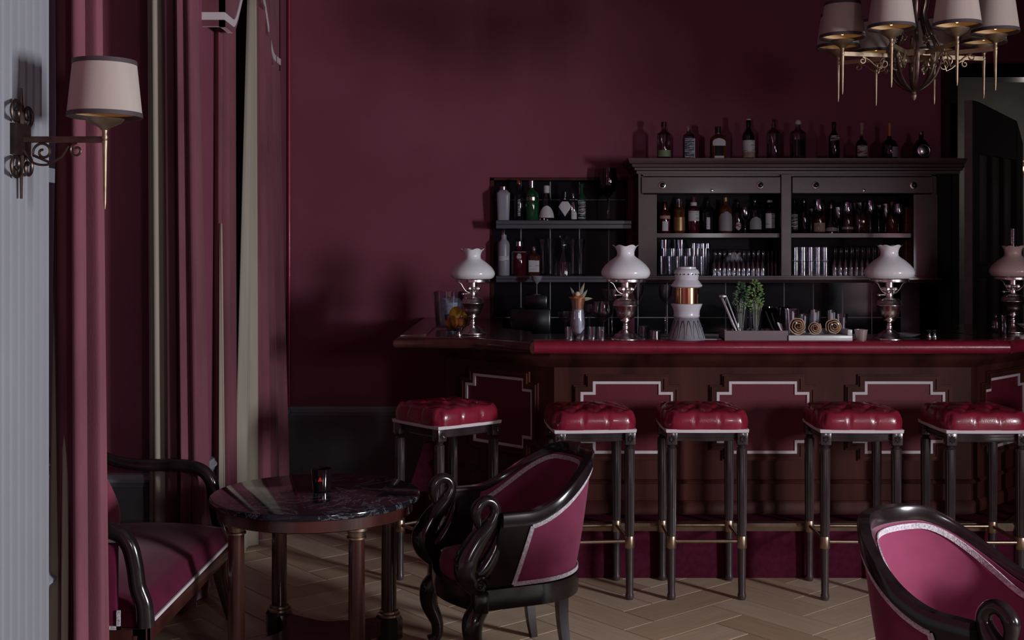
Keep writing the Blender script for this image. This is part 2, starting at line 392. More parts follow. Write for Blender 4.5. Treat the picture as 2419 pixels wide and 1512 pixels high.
# unseen arched blocker, added to shade the upper right of the back wall
bm = nb(); prism(bm, [(4.4, 0), (3.84, 0), (3.82, 1.55), (3.72, 1.74), (3.5, 1.84), (3.28, 1.95), (3.1, 2.14), (2.95, 2.45), (2.7, 2.8), (2.7, CZ), (4.4, CZ)], -3.62, -3.5, Matrix(((1, 0, 0, 0), (0, 0, -1, 0), (0, 1, 0, 0), (0, 0, 0, 1))))
struct('shade_arch', bm, 'wall')
bm = nb()
for x0, x1, z0, z1 in ((-2.1, 2.55, 0, CZ), (3.15, 5.4, 0, CZ), (2.55, 3.15, 0, 1.65), (2.55, 3.15, 2.45, CZ)): box(bm, x0, x1, -2.6, -2.46, z0-.01, z1)
struct('wall_rear', bm, 'wall')
bm = nb(); box(bm, 2.4, 5.4, 10.0, 10.2, -.01, 3.3); box(bm, 2.4, 2.6, 7.94, 10, -.01, 3.3); box(bm, 5.2, 5.4, 7.94, 10, -.01, 3.3); box(bm, 2.4, 5.4, 7.94, 10.2, 3.2, 3.3)
struct('wall_far_room', bm, 'greywall')
# door frame and open glazed leaf
bm = nb(); box(bm, DL-.02, DL+.03, WD-.16, WD+.2, 0, DT); box(bm, DL, 4.5, WD-.03, WD+.2, DT-.07, DT+.02); struct('trim_7', bm, 'black')

# ================================================================== CURTAINS + PELMET
def drape(name, parent, top, bot, z1, z0, folds, amp, m, nu=72, nv=26, ph=0, thick=.008, hem=0):
    bm = nb(); A = cat([(x, y, 0) for x, y in top], 12); B = cat([(x, y, 0) for x, y in bot], 12)
    def at(P, u): i = u*(len(P)-1); k = min(int(i), len(P)-2); return P[k].lerp(P[k+1], i-k)
    G = []
    for j in range(nv+1):
        v = j/nv; row = []
        for i in range(nu+1):
            u = i/nu; p = at(A, u).lerp(at(B, u), v)
            q = (at(A, min(1, u+.02)).lerp(at(B, min(1, u+.02)), v)-at(A, max(0, u-.02)).lerp(at(B, max(0, u-.02)), v)).normalized()
            nrm = Vector((-q.y, q.x, 0))
            f = math.sin(2*PI*folds*u+ph+.35*math.sin(2*v+ph)); f = math.copysign(abs(f)**.75, f)
            f += .35*math.sin(2*PI*folds*2.3*u+1.3*ph+.8*v)
            p = p+nrm*(amp*(.75+.35*v)*f); z = z1+(z0-z1)*v
            if hem and v > .93: p = p+nrm*(-.05*hem*((v-.93)/.07)**2)*math.sin(7*u)
            row.append(bm.verts.new((p.x, p.y, z)))
        G.append(row)
    for j in range(nv):
        for i in range(nu): bm.faces.new((G[j][i], G[j][i+1], G[j+1][i+1], G[j+1][i]))
    o = link(name, bm, m, parent, True, 70)
    s = o.modifiers.new('thickness', 'SOLIDIFY'); s.thickness = thick; s.offset = 0
    return o
def pxy(px, D): return (X(px, D), D)
c1 = thing('curtain', 'rose velvet curtain hanging nearest the fluted white pilaster', 'curtain', (-1.4, 3.78, 0), 0)
L1 = lambda pts: [(x+1.4, y-3.78) for x, y in pts]
drape('velvet', c1, L1([pxy(126, 3.82), pxy(180, 3.72), pxy(236, 3.78)]), L1([pxy(160, 3.80), pxy(196, 3.70), pxy(256, 3.78)]), 3.12, .006, 3.2, .022, 'velvet', ph=.4)
drape('lining', c1, L1([pxy(150, 3.90), pxy(170, 3.88)]), L1([pxy(104, 3.74), pxy(162, 3.70)]), 3.1, .006, 1.7, .014, 'cream', nu=30, ph=1.2)
c2 = thing('curtain', 'dusty rose velvet curtain over the pier behind the settee', 'curtain', (-1.45, 5.3, 0), 0)
L2 = lambda pts: [(x+1.45, y-5.3) for x, y in pts]
drape('velvet', c2, L2([pxy(383, 5.2), pxy(422, 5.15), pxy(446, 5.18), pxy(458, 5.42)]), L2([pxy(402, 5.2), pxy(440, 5.15), pxy(474, 5.18), pxy(492, 5.50)]), 3.12, .012, 4.2, .020, 'velvet', ph=2.2, hem=1)
drape('lining', c2, L2([pxy(346, 5.22), pxy(382, 5.19)]), L2([pxy(350, 5.22), pxy(408, 5.18)]), 3.12, .012, 1.4, .014, 'cream', nu=30, ph=.3)
c3 = thing('curtain', 'narrow rose velvet curtain at the near side of the pelmet window', 'curtain', (-1.45, 5.9, 0), 0)
L3 = lambda pts: [(x+1.45, y-5.9) for x, y in pts]
drape('velvet', c3, L3([pxy(511, 5.84), pxy(532, 5.88), pxy(556, 6.14)]), L3([pxy(509, 5.80), pxy(532, 5.84), pxy(555, 6.06)]), 2.98, .012, 3.1, .017, 'velvet', ph=.9)
drape('lining', c3, L3([pxy(520, 5.80), pxy(523, 5.80)]), L3([pxy(519, 5.74), pxy(532, 5.76)]), 1.7, .012, .6, .006, 'cream', nu=12)
c4 = thing('curtain', 'dark rose velvet curtain hanging in the far corner by the back wall', 'curtain', (-1.4, 6.8, 0), 0)
L4 = lambda pts: [(x+1.4, y-6.8) for x, y in pts]
drape('velvet', c4, L4([pxy(598, 6.42), pxy(625, 6.62), pxy(655, 6.98)]), L4([pxy(600, 6.35), pxy(640, 6.7), pxy(682, 7.2)]), 2.98, .012, 4.2, .022, 'velvet', ph=1.9)
drape('lining', c4, L4([pxy(588, 6.36), pxy(600, 6.40)]), L4([pxy(556, 6.05), pxy(604, 6.30)]), 2.98, .012, 1.6, .014, 'cream', nu=30, ph=2)
# pelmet board with scalloped lower edge and ribbon
pel = thing('pelmet', 'scalloped burgundy pelmet with white ribbon above the far window', 'pelmet', (WX, 5.62, 2.66), 0)
pa, pb = 5.62, 6.98; pf = -1.365
def pz(y):  # lower edge
    d = min(y-pa, pb-y)
    return 2.63+.27*ss((d-.17)/.33)+.05*ss((d-.38)/.3)
ys = [pa+(pb-pa)*i/60 for i in range(61)]
def band(bm, off0, off1, xo, thick):
    pr = [(y, pz(y)+off0) for y in ys]+[(y, pz(y)+off1 if off1 < 1 else 3.2) for y in reversed(ys)]
    a = [bm.verts.new((pf+xo-WX, y-5.62, z-2.66)) for y, z in pr]; b = [bm.verts.new((pf+xo-thick-WX, y-5.62, z-2.66)) for y, z in pr]; n = len(pr)
    for i in range(n): bm.faces.new((a[i], a[(i+1) % n], b[(i+1) % n], b[i]))
    m = len(ys)
    for i in range(m-1):
        for q in (a, b): bm.faces.new((q[i], q[i+1], q[n-2-i], q[n-1-i]))
bm = nb(); band(bm, 0, 2, 0, .025)
box(bm, 0, pf-WX, 0, .025, -.03, .54); box(bm, 0, pf-WX, pb-pa-.025, pb-pa, -.03, .54)
link('board', bm, 'velvet', pel, True, 30)
bm = nb(); band(bm, .03, .066, .004, .004); box(bm, 0, pf-WX+.004, -.004, 0, 0, .036)
link('ribbon', bm, 'band', pel, True, 30)

# ================================================================== BAR
bar = thing('bar_counter', 'mahogany bar with crimson leather edge and notched red panels', 'bar counter', (1.2475, 5.9, 0))
BX = 1.2475
def bl(x, y): return (x-BX, y-5.9)
def both(pts): return pts+[(2*BX-x, y) for x, y in reversed(pts)]
# body
bodyL = [(-.36, WD-.016), (-.36, 6.47), (.21, 5.90)]
bm = nb(); prism(bm, [bl(x, y) for x, y in [(-.36, 7.72), (-.36, 6.47), (.21, 5.9), (2.285, 5.9), (2.855, 6.47), (2.855, 7.1), (2.6, 7.1), (2.6, 6.55), (2.2, 6.15), (.3, 6.15), (-.1, 6.55), (-.1, 7.72)]], 0, 1.066)
link('body', bm, 'barwood', bar, False)
# foot platform
bm = nb(); prism(bm, [bl(x, y) for x, y in [(-.5, 6.60), (-.44, 6.40), (.105, 5.67), (2.39, 5.67), (2.935, 6.40), (2.995, 6.6), (2.86, 6.6), (2.86, 6.47), (2.287, 5.898), (.208, 5.898), (-.362, 6.47), (-.362, 6.6)]], .0, .238)
link('foot_platform', bm, 'kick', bar, False)
bm = nb(); sweep(bm, [bl(x, y)+(.238,) for x, y in [(-.44, 6.40), (.105, 5.67), (2.39, 5.67), (2.935, 6.40)]], [(-.004, -.006), (.22, -.0), (.22, .018), (-.004, .022), (-.012, .008)])
o = link('platform_top', bm, 'kick', bar, False)
bm = nb(); sweep(bm, [bl(x, y)+(.238,) for x, y in [(-.44, 6.40), (.105, 5.67), (2.39, 5.67), (2.935, 6.40)]], [(.035, .022), (.035, .026), (-.006, .025), (-.014, .012), (-.008, -.012), (-.002, -.012), (-.002, .02)])
link('brass_nosing', bm, 'brass', bar, True)
# flared end of the base towards the wall
bm = nb(); prism(bm, [(X(1000, 6.5)-BX, .50), (-.36-BX, .52), (-.36-BX, 0), (X(955, 6.5)-BX, 0), (X(955, 6.5)-BX, .18)], 0, .06, Matrix.Translation((0, 6.62-5.9, 0)) @ Matrix.Rotation(PI/2, 4, 'X'))
link('end_bracket', bm, 'kick', bar, False)
# mouldings running round the front
path = [(-.36, 7.7), (-.36, 6.47), (.21, 5.9), (2.285, 5.9), (2.855, 6.47), (2.855, 7.1)]
def run(bm, z, sec): sweep(bm, [bl(x, y)+(z,) for x, y in path], [(-a, b) for a, b in sec])
bm = nb(); run(bm, .405, [(0, 0), (.014, .004), (.018, .012), (.010, .02), (0, .024)]); link('lower_moulding', bm, 'barwood', bar, True)
bm = nb(); run(bm, .985, [(0, 0), (.03, .03), (.05, .05), (.06, .078), (0, .078)]); link('cornice_moulding', bm, 'barwood', bar, True)
bm = nb(); run(bm, .262, [(0, 0), (.016, 0), (.016, .05), (.006, .062), (0, .062)]); link('skirting', bm, 'barwood', bar, True)
# notched panels
def notched(w_, h_, a, b): 
    x, y = w_/2, h_/2
    return [(-x, -y+b), (-x+a, -y+b), (-x+a, -y), (x-a, -y), (x-a, -y+b), (x, -y+b), (x, y-b), (x-a, y-b), (x-a, y), (-x+a, y), (-x+a, y-b), (-x, y-b)]
def ring(bm, outer, inner, d0, d1):
    n = len(outer)
    for k in range(n):
        k2 = (k+1) % n
        v = [bm.verts.new((p[0], -d, p[1])) for d in (d0, d1) for p in (outer[k], outer[k2], inner[k2], inner[k])]
        for f in ((4, 5, 6, 7), (0, 1, 5, 4), (2, 3, 7, 6)): bm.faces.new([v[i] for i in f])
def offs(poly, d):
    n = len(poly); out = []
    for k in range(n):
        p0, p1, p2 = Vector(poly[k-1]), Vector(poly[k]), Vector(poly[(k+1) % n])
        e1 = (p1-p0).normalized(); e2 = (p2-p1).normalized()
        n1 = Vector((e1.y, -e1.x)); n2 = Vector((e2.y, -e2.x)); nn = n1+n2; out.append(tuple(p1+nn*(d/ (1+n1.dot(n2)))))
    return out
def panel(loc, rz, w_=.4636):
    pz0 = (Zp(900, 5.9)+Zp(1071, 5.9))/2; hh = Zp(900, 5.9)-Zp(1071, 5.9)
    P0 = notched(w_, hh, .061, .053)
    e = bpy.data.objects.new('front_panel', None)
    T = Matrix.Translation((loc[0]-BX, loc[1]-5.9, pz0)) @ Matrix.Rotation(rz, 4, 'Z')
    bm = nb(); a = [bm.verts.new((x, -.004, z)) for x, z in P0]; bm.faces.new(a)
    b = [bm.verts.new((x, .0, z)) for x, z in P0]
    for k in range(12): bm.faces.new((a[k], a[(k+1) % 12], b[(k+1) % 12], b[k]))
    p = link('front_panel', bm, 'panel', bar, False); p.matrix_local = T
    bm = nb(); ring(bm, P0, offs(P0, -.0145), 0, .011); q = link('panel_ribbon', bm, 'band', p, False)
    bm = nb()
    ring(bm, offs(P0, .012), P0, 0, .016); ring(bm, offs(P0, .026), offs(P0, .012), 0, .022); ring(bm, offs(P0, .034), offs(P0, .026), 0, .012)
    link('panel_moulding', bm, 'barwood', p, False)
for px in (1481, 1802, 2122): panel((X(px, 5.9), 5.9), 0)
t = .275; panel((.21-t, 5.9+t), -PI/4, .50); panel((2.285+t, 5.9+t), PI/4, .50)
# counter top: timber returns + crimson leather front
bm = nb(); prism(bm, [bl(x, y) for x, y in [(-.57, 7.72), (-.57, 5.985), (-.18, 5.985), (.105, 5.69), (.105, 6.42), (-.06, 6.75), (-.06, 7.72)]], 1.07, 1.13)
prism(bm, [bl(x, y) for x, y in [(.105, 5.74), (2.39, 5.74), (2.39, 6.25), (.105, 6.25)]], 1.07, 1.129)
prism(bm, [bl(2*BX-x, y) for x, y in [(-.57, 7.1), (-.57, 5.985), (-.18, 5.985), (.105, 5.69), (.105, 6.42), (-.06, 6.75), (-.06, 7.1)]], 1.07, 1.13)
link('counter_top', bm, 'mahog', bar, False)
nose = [(0, 0)]+[(.032*math.sin(a)-.0, .032-.032*math.cos(a)) for a in [PI*k/10 for k in range(1, 10)]]+[(0, .064), (-.10, .064), (-.10, .058), (-.02, .058)]
nose = [(x, z) for x, z in nose]
bm = nb(); sweep(bm, [bl(x, y)+(1.068,) for x, y in [(.105, 5.715), (2.39, 5.715)]], [(-a, b) for a, b in nose])
link('leather_edge', bm, 'leather', bar, True, 50)
n2 = [(0, 0)]+[(.026*math.sin(a), .029-.029*math.cos(a)) for a in [PI*k/8 for k in range(1, 8)]]+[(0, .058)]
bm = nb(); sweep(bm, [bl(x, y)+(1.070,) for x, y in [(-.572, 7.7), (-.572, 5.983), (-.181, 5.983), (.104, 5.688)]], [(-a, b) for a, b in n2]); link('timber_edge', bm, 'mahog', bar, True, 50)
bm = nb(); sweep(bm, [bl(x, y)+(1.070,) for x, y in [(2.391, 5.70), (2.68, 5.983), (3.067, 5.983), (3.067, 7.1)]], [(-a, b) for a, b in nose]); link('leather_edge', bm, 'leather', bar, True, 50)
bm = nb(); prism(bm, [bl(x, y) for x, y in [(-.565, 7.71), (-.565, 6.0), (-.44, 6.1), (-.44, 7.71)]], 1.13, 1.138); link('raised_border', bm, 'mahog', bar, False)

# back work counter behind the bar (mostly hidden)
bm = nb(); box(bm, .02, 2.74, 7.3, 7.72, 0, .98); box(bm, .0, 2.76, 7.26, 7.73, .98, 1.02)
tag(link('back_counter', bm, 'black', None, False), 'low dark work counter against the tiled wall behind the bar', 'counter')

# shelves in the tiled recess
for nm, z, th, lab in (('shelf', Zp(521, 7.6), .052, 'upper slate shelf in the tiled wall recess, carrying the green bottles'), ('shelf', Zp(651, 7.6), .040, 'lower slate shelf in the tiled wall recess, carrying the decanter')):
    bm = nb(); y0 = 7.52
    prism(bm, [(y0+.012, 0), (y0+.012, th*.45), (y0, th*.55), (y0, th*.9), (y0+.008, th), (7.88, th), (7.88, 0)], X(1172, y0), .757, Matrix(((0, 0, 1, 0), (1, 0, 0, 0), (0, 1, 0, z-th), (0, 0, 0, 1))))
    tag(link(nm, bm, 'shelf', None, False), lab, 'shelf')
SZ1, SZ2 = Zp(521, 7.6), Zp(651, 7.6)

# ================================================================== WALL CABINET
CD = 7.40
cab = thing('wall_cabinet', 'dark wooden bar cabinet with cornice hung on the back wall', 'cabinet', (X(1860, CD), CD, 0))
cx0 = X(1860, CD)
def cx(px): return X(px, CD)-cx0
zt, zb = Zp(412, CD), Zp(652, CD)
def part(name, m, *boxes, bev=0, parent=cab):
    bm = nb()
    for b in boxes: box(bm, *b, bev)
    return link(name, bm, m, parent, False)
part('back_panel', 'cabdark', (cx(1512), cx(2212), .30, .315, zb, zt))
part('side_panel', 'cabwood', (cx(1508), cx(1520), 0.02, .335, zb, zt)); part('side_panel', 'cabwood', (cx(2203), cx(2215), .02, .335, zb, zt))
part('stile', 'cabwood', (cx(1508), cx(1552), 0, .02, zb, Zp(459, CD)), bev=.002); part('stile', 'cabwood', (cx(1845), cx(1869), -.006, .03, zb, zt), bev=.002)
part('stile', 'cabwood', (cx(2158), cx(2215), 0, .02, zb, Zp(459, CD)), bev=.002); part('stile', 'cabwood', (cx(1508), cx(1513), -.006, .02, zb, zt))
part('divider', 'cabwood', (cx(1853), cx(1861), .03, .30, zb, zt))
part('shelf_board', 'cabwood', (cx(1520), cx(1853), .03, .30, Zp(561, CD), Zp(551, CD))); part('shelf_board', 'cabwood', (cx(1861), cx(2203), .03, .30, Zp(561, CD), Zp(551, CD)))
part('bottom_board', 'cabwood', (cx(1508), cx(2215), .0, .335, Zp(656, CD), zb)); part('top_board', 'cabwood', (cx(1508), cx(2215), .02, .335, zt-.01, zt+.01))
for a, b in ((1514, 1845), (1870, 2205)):
    d = part('flap', 'cabwood', (cx(a)+.003, cx(b)-.003, -.004, .018, Zp(457, CD), Zp(418, CD)), bev=.003)
    for px in ((1564, 1795) if a < 1600 else (1926, 2157)):
        bm = nb(); T = Matrix.Translation((cx(px), -.004, Zp(438, CD))) @ Matrix.Rotation(PI/2, 4, 'X')
        lathe(bm, [(.022, 0), (.023, .004), (.018, .006)], 18, T=T); k = link('knob_rose', bm, 'steel', d, True)
        bm = nb(); lathe(bm, [(.010, .006), (.014, .014), (.015, .02), (.008, .025)], 16, T=T); link('knob', bm, 'black', d, True)
    bm = nb(); px = 1681 if a < 1600 else 2040
    lathe(bm, [(.010, 0), (.010, .004), (.004, .006)], 12, T=Matrix.Translation((cx(px), -.004, Zp(450, CD))) @ Matrix.Rotation(PI/2, 4, 'X')); link('keyhole', bm, 'steel', d, True)
# cornice in steps, bottom moulding
bm = nb(); zc = zt+.004
sec = [(0, 0), (.012, 0), (.012, .016), (.026, .022), (.026, .034), (.040, .040), (.044, .056), (.058, .060), (.066, .074), (.070, .092), (0, .092)]
sweep(bm, [(cx(1508), .335, zc), (cx(1508), 0, zc), (cx(2262), 0, zc), (cx(2262), .335, zc)], [(-a, b) for a, b in sec])
box(bm, cx(1508), cx(2262), 0, .335, zc+.08, zc+.0915)
link('cornice', bm, 'cabwood', cab, True, 25)
bm = nb(); sweep(bm, [(cx(1508), .335, Zp(668, CD)), (cx(1508), 0, Zp(668, CD)), (cx(2215), 0, Zp(668, CD)), (cx(2215), .335, Zp(668, CD))], [(0, 0), (-.01, 0), (-.016, .012), (-.024, .02), (-.024, .03), (0, .03)])
box(bm, cx(1508), cx(2215), 0, .335, Zp(668, CD)+.0, Zp(668, CD)+.03)
link('base_moulding', bm, 'cabwood', cab, True, 25)
CT = zc+.092; CS1 = Zp(551, CD); CS2 = zb
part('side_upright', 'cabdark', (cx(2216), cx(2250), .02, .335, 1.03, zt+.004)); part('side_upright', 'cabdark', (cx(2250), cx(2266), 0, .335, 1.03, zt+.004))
# open glazed door leaf at right
dr = thing('door_3', 'tall black glazed door leaf standing open at right', 'door', (2.83, 7.34, 0), math.atan2(.68, .60)); dr['kind'] = 'structure'
del dr['label']; del dr['category']
bm = nb(); DWd, DH = .92, 2.50
arch = [(0, 0.0), (DWd, 0.0), (DWd, DH-.2)]+[(DWd-.2+.2*math.cos(a), DH-.2+.16*math.sin(a)) for a in [PI/2*k/6 for k in range(1, 7)]]+[(0, DH)]
def slab(bm, poly, y0, y1):
    prism(bm, poly, y0, y1, Matrix(((1, 0, 0, 0), (0, 0, 1, 0), (0, 1, 0, 0), (0, 0, 0, 1))))
for a, b in ((0, .12), (DWd-.12, DWd)): slab(bm, [(a, 0), (b, 0), (b, DH-.2 if a else DH), (a, DH-.06 if a else DH)], -.022, .022)
slab(bm, [(.12, 0), (DWd-.12, 0), (DWd-.12, .5), (.12, .5)], -.02, .02)
slab(bm, [(.12, 1.4), (DWd-.12, 1.4), (DWd-.12, 1.5), (.12, 1.5)], -.02, .02)
slab(bm, [(.12, DH-.32)]+[(DWd-.12, DH-.32), (DWd-.12, DH-.06), (.12, DH)], -.02, .02)
for a in (.34, .56): slab(bm, [(a, .5), (a+.03, .5), (a+.03, DH-.3), (a, DH-.3)], -.016, .016)
link('leaf_frame', bm, 'black', dr, False)
for a, b in ((.12, .34), (.37, .56), (.59, DWd-.12)):
    for z0, z1 in ((.5, 1.4), (1.5, DH-.32)):
        bm = nb(); box(bm, a, b, -.003, .003, z0, z1); link('pane', bm, 'smoke', dr, False)
bm = nb(); box(bm, -.014, 0, -.024, .024, .02, DH); link('edge_strip', bm, 'tray', dr, False)

# ================================================================== TABLE
TX, TD, TH, TR = -.757, 4.573, .63, .402
tb = thing('marble_table', 'round table with black veined marble top on four dark columns', 'table', (TX, TD, 0))
bm = nb(); lathe(bm, [(TR-.012, TH-.026), (TR-.003, TH-.022), (TR, TH-.012), (TR-.003, TH-.003), (TR-.010, TH)], 72); link('tabletop', bm, 'marble', tb, True)
bm = nb(); lathe(bm, [(.30, .556), (.366, .556), (.372, .56), (.372, .604), (.30, .604)], 64, cap0=False, cap1=False)
box(bm, -.24, .24, -.24, .24, .585, .604); link('apron', bm, 'mahog', tb, True)
a_, b_ = .262, .192
for (lx, ly) in ((a_, b_), (-b_, a_), (-a_, -b_), (b_, -a_)):
    bm = nb(); lathe(bm, [(.031, .118), (.031, .15), (.029, .52)], 24, (lx, ly, 0)); lg = link('leg', bm, 'mahog', tb, True)
    bm = nb(); lathe(bm, [(.031, .515), (.036, .517), (.036, .523), (.031, .526), (.033, .542), (.044, .548), (.044, .557)], 24, (lx, ly, 0)); link('capital', bm, 'brass', lg, True)
    bm = nb(); lathe(bm, [(.046, .098), (.046, .106), (.038, .110), (.038, .118), (.034, .122)], 24, (lx, ly, 0)); link('base_ring', bm, 'brass', lg, True)
    bm = nb(); lathe(bm, [(.050, 0), (.055, .01), (.055, .085), (.048, .098)], 8, (lx, ly, 0), mod=None); link('foot_block', bm, 'ebony', lg, False)
bm = nb(); pts = []
cor = [(a_, b_), (-b_, a_), (-a_, -b_), (b_, -a_)]
for k in range(4):
    p, q = Vector(cor[k]), Vector(cor[(k+1) % 4])
    for i in range(8):
        t = i/8; m_ = p.lerp(q, t); pts.append(tuple(m_*(1-.42*math.sin(PI*t))))
prism(bm, pts, .03, .092); link('plinth', bm, 'mahog', tb, False)
# candle glass
cg = thing('candle_holder', 'small black glass candle holder on the marble table', 'candle holder', (X(760, 4.6), 4.6, TH))
bm = nb(); lathe(bm, [(.030, 0), (.034, .004), (.037, .04), (.040, .088), (.037, .088), (.034, .04), (.030, .012)], 28); link('cup', bm, 'candleglass', cg, True)
bm = nb(); lathe(bm, [(.029, .0125), (.032, .036), (.01, .036)], 20); link('candle', bm, 'flame', cg, True)
bm = nb(); prism(bm, [(-.009, .044), (.009, .044), (0, .062)], -.0395, -.0375, Matrix(((1, 0, 0, 0), (0, 0, 1, 0), (0, 1, 0, 0), (0, 0, 0, 1)))); link('emblem', bm, 'flame', cg, False)  # triangular flame glint built as a flat glowing piece on the cup

# ================================================================== BAR STOOLS
def cushion_mesh():
    bm = nb(); N = 44; hs = .188; G = []
    def button(x, y):
        d = 9
        for i in range(-2, 3):
            for j in range(-2, 3):
                bx, by = i*.11+(.055 if j % 2 else 0), j*.095
                if abs(bx) < .16 and abs(by) < .16: d = min(d, math.hypot(x-bx, y-by))
        return d
    for j in range(N+1):
        row = []
        for i in range(N+1):
            u, v = 2*i/N-1, 2*j/N-1; r = max(abs(u), abs(v), 1e-6); tr = .70
            # rounded-square direction
            k = (abs(u)**7+abs(v)**7)**(1/7); du, dv = u/max(k, 1e-6), v/max(k, 1e-6)
            if r <= tr:
                x, y = du*hs*.93*(k/tr if k < tr else 1), dv*hs*.93*(k/tr if k < tr else 1)
                z = .078+.022*(1-(r/tr)**2)
                d = button(x, y); z -= .020*math.exp(-(d/.018)**2)
                # creases along the lozenge lines
                for sgn in (1, -1):
                    q = ((x/.11+sgn*y/.19) % 1.0); q = min(q, 1-q); z -= .006*math.exp(-(q/.07)**2)
            else:
                t = (r-tr)/(1-tr); a = t*PI*.62
                out = .93+.10*math.sin(min(a, PI*.62))-.05*max(0, t-.75)*4*.25
                s_ = (du if abs(u) < abs(v) else dv)
                q = (s_*1.7+.5) % 1.0; q = min(q, 1-q); pl = .014*math.exp(-(q/.05)**2)*math.sin(PI*min(1, t*1.1))
                x, y = du*hs*(out-pl/hs*.6), dv*hs*(out-pl/hs*.6); z = .078*(1-t**1.5)-.006*math.exp(-(q/.07)**2)*(1-t)
            row.append(bm.verts.new((x, y, z+.766)))
        G.append(row)
    for j in range(N):
        for i in range(N): bm.faces.new((G[j][i], G[j][i+1], G[j+1][i+1], G[j+1][i]))
    bm.faces.new([G[0][i] for i in range(N+1)]+[G[j][N] for j in range(1, N+1)]+[G[N][i] for i in range(N-1, -1, -1)]+[G[j][0] for j in range(N-1, 0, -1)])
    return bm
st = thing('bar_stool', 'x', 'bar stool', (0, 0, 0))
link('seat', cushion_mesh(), 'leather', st, True, 60)
bm = nb(); q = .176
sq = lambda e: [(-e, -e), (e, -e), (e, e), (-e, e)]
sweep(bm, [(x, y, .752) for x, y in [(-q, -q), (0, -q-.006), (q, -q), (q+.006, 0), (q, q), (0, q+.006), (-q, q), (-q-.006, 0)]], [(-.008, 0), (.012, 0), (.012, .015), (-.010, .015)], closed=True); link('braid', bm, 'band', st, False)
lp = .158
for (sx, sy) in ((0, -1), (0, 1), (-1, 0), (1, 0)):
    bm = nb()
    pts = [(-lp+.02, 0, .0), (0, -.012, 0), (lp-.02, 0, .0)]
    pts = cat(pts, 5)
    sweep(bm, [(p.x, p.y-lp+.004, .70) for p in pts], [(0, .012), (-.012, .012), (-.016, .018), (-.012, .024), (-.016, .031), (-.012, .037), (-.016, .044), (-.012, .051), (0, .051)][::-1] if False else [(0, .012), (-.006, .012), (-.012, .018), (-.005, .024), (-.012, .031), (-.005, .037), (-.012, .044), (-.006, .051), (.012, .051), (.012, .012)])
    o = link('apron', bm, 'stoolwood', st, True, 30)
    o.rotation_euler = (0, 0, {(0, -1): 0, (1, 0): PI/2, (0, 1): PI, (-1, 0): -PI/2}[(sx, sy)])
ll = []
flute = lambda r, z, a, k: (r*(1-.10*max(0, math.cos(8*a))) if 3 <= k <= 6 else r, z)
bm = nb()
box(bm, -.0235, .0235, -.0235, .0235, .697, .752, .003)
bmr = [(.014, .697), (.021, .692), (.014, .686), (.023, .678), (.0235, .66), (.0225, .50), (.021, .32), (.0195, .288), (.021, .286), (.0195, .284), (.0185, .20), (.0165, .03), (.019, .024), (.0195, .012), (.015, .0)]
def fl(r, z, a, k): return (r*(1-.12*max(0, math.cos(8*a))) if 4 <= k <= 7 else r, z)
lathe(bm, bmr, 32, mod=fl)
leg0 = link('leg', bm, 'stoolwood', st, True, 35); leg0.location = (-lp, -lp, 0)
bm = nb()
for k in range(8):
    a = k*PI/4; tube(bm, [(0, -.0235, .724), (.010*math.cos(a), -.026, .724+.010*math.sin(a)), (.018*math.cos(a), -.0238, .724+.018*math.sin(a))], [.002, .0045, .001], 6)
car0 = link('carved_rosette', bm, 'stoolwood', leg0, True)
bm = nb(); lathe(bm, [(.0215, .232), (.023, .234), (.023, .284), (.0215, .287)], 20); col0 = link('collar', bm, 'brass', leg0, True)
for (sx, sy) in ((1, -1), (1, 1), (-1, 1)):
    l2 = leg0.copy(); COL.objects.link(l2); l2.parent = st; l2.location = (sx*lp, sy*lp, 0)
    for ch in (car0, col0): c_ = ch.copy(); COL.objects.link(c_); c_.parent = l2
for a in range(4):
    bm = nb(); tube(bm, [(-lp+.02, -lp, .262), (lp-.02, -lp, .262)], .0085, 12); o = link('footrail', bm, 'brass', st, True); o.rotation_euler = (0, 0, a*PI/2)
stools = [((X(1390, 5.50), 5.46, 0), .10, 'tufted crimson bar stool directly behind the swan-armed chair', None),
          ((X(1654, 5.50), 5.475, 0), 0, 'tufted crimson bar stool standing free, right of the swan-armed chair', None),
          ((X(2006, 5.50), 5.462, 0), -.03, 'tufted crimson bar stool in front of the right-hand notched bar panel', None),
          ((X(2296, 5.45), 5.45, 0), 0, 'rightmost fully visible tufted crimson bar stool, behind the cut-off chair', None),
          ((X(1056, 5.66), 5.62, 0), math.radians(40), 'tufted crimson bar stool at the angled left end of the bar', None),
          ((2.70, 5.60, 0), math.radians(45), 'crimson bar stool cut off at the right edge of the picture', None)]
for k, (loc, rz, lab, g_) in enumerate(stools):
    if k == 0: st.location = loc; st.rotation_euler = (0, 0, rz); st['label'] = lab; st['group'] = 'tufted crimson bar stools along the bar'
    else: dup(st, loc, rz, lab)

# ================================================================== SWAN ARMCHAIRS  (front is -y)
ch = thing('swan_armchair', 'swan-armed tub chair with magenta velvet back beside the marble table', 'armchair', (0, 0, 0), 0, 'swan-armed tub chairs')
def uplan(s, hw, yf, yb):
    """U outline from left front (s=0) round the back to right front (s=1)"""
    ys_ = yb-hw*1.0; ls = max(.01, ys_-yf); la = PI*hw*.98; tot = 2*ls+la; d = s*tot
    if d < ls: return Vector((-hw, yf+d, 0))
    if d > tot-ls: return Vector((hw, yf+(tot-d), 0))
    a = PI-(d-ls)/la*PI; return Vector((hw*math.cos(a), ys_+hw*math.sin(a), 0))
def rimz(s): t = abs(2*s-1); return .612+.182*(1-ss((t-.18)/.66))
def shell(s, h, off=0):
    a = uplan(s, .215+off, -.235, .195+off); b = uplan(s, .262+off, -.19, .265+off)
    p = a.lerp(b, h**.9); p.z = .335+(rimz(s)-.335)*h; return p
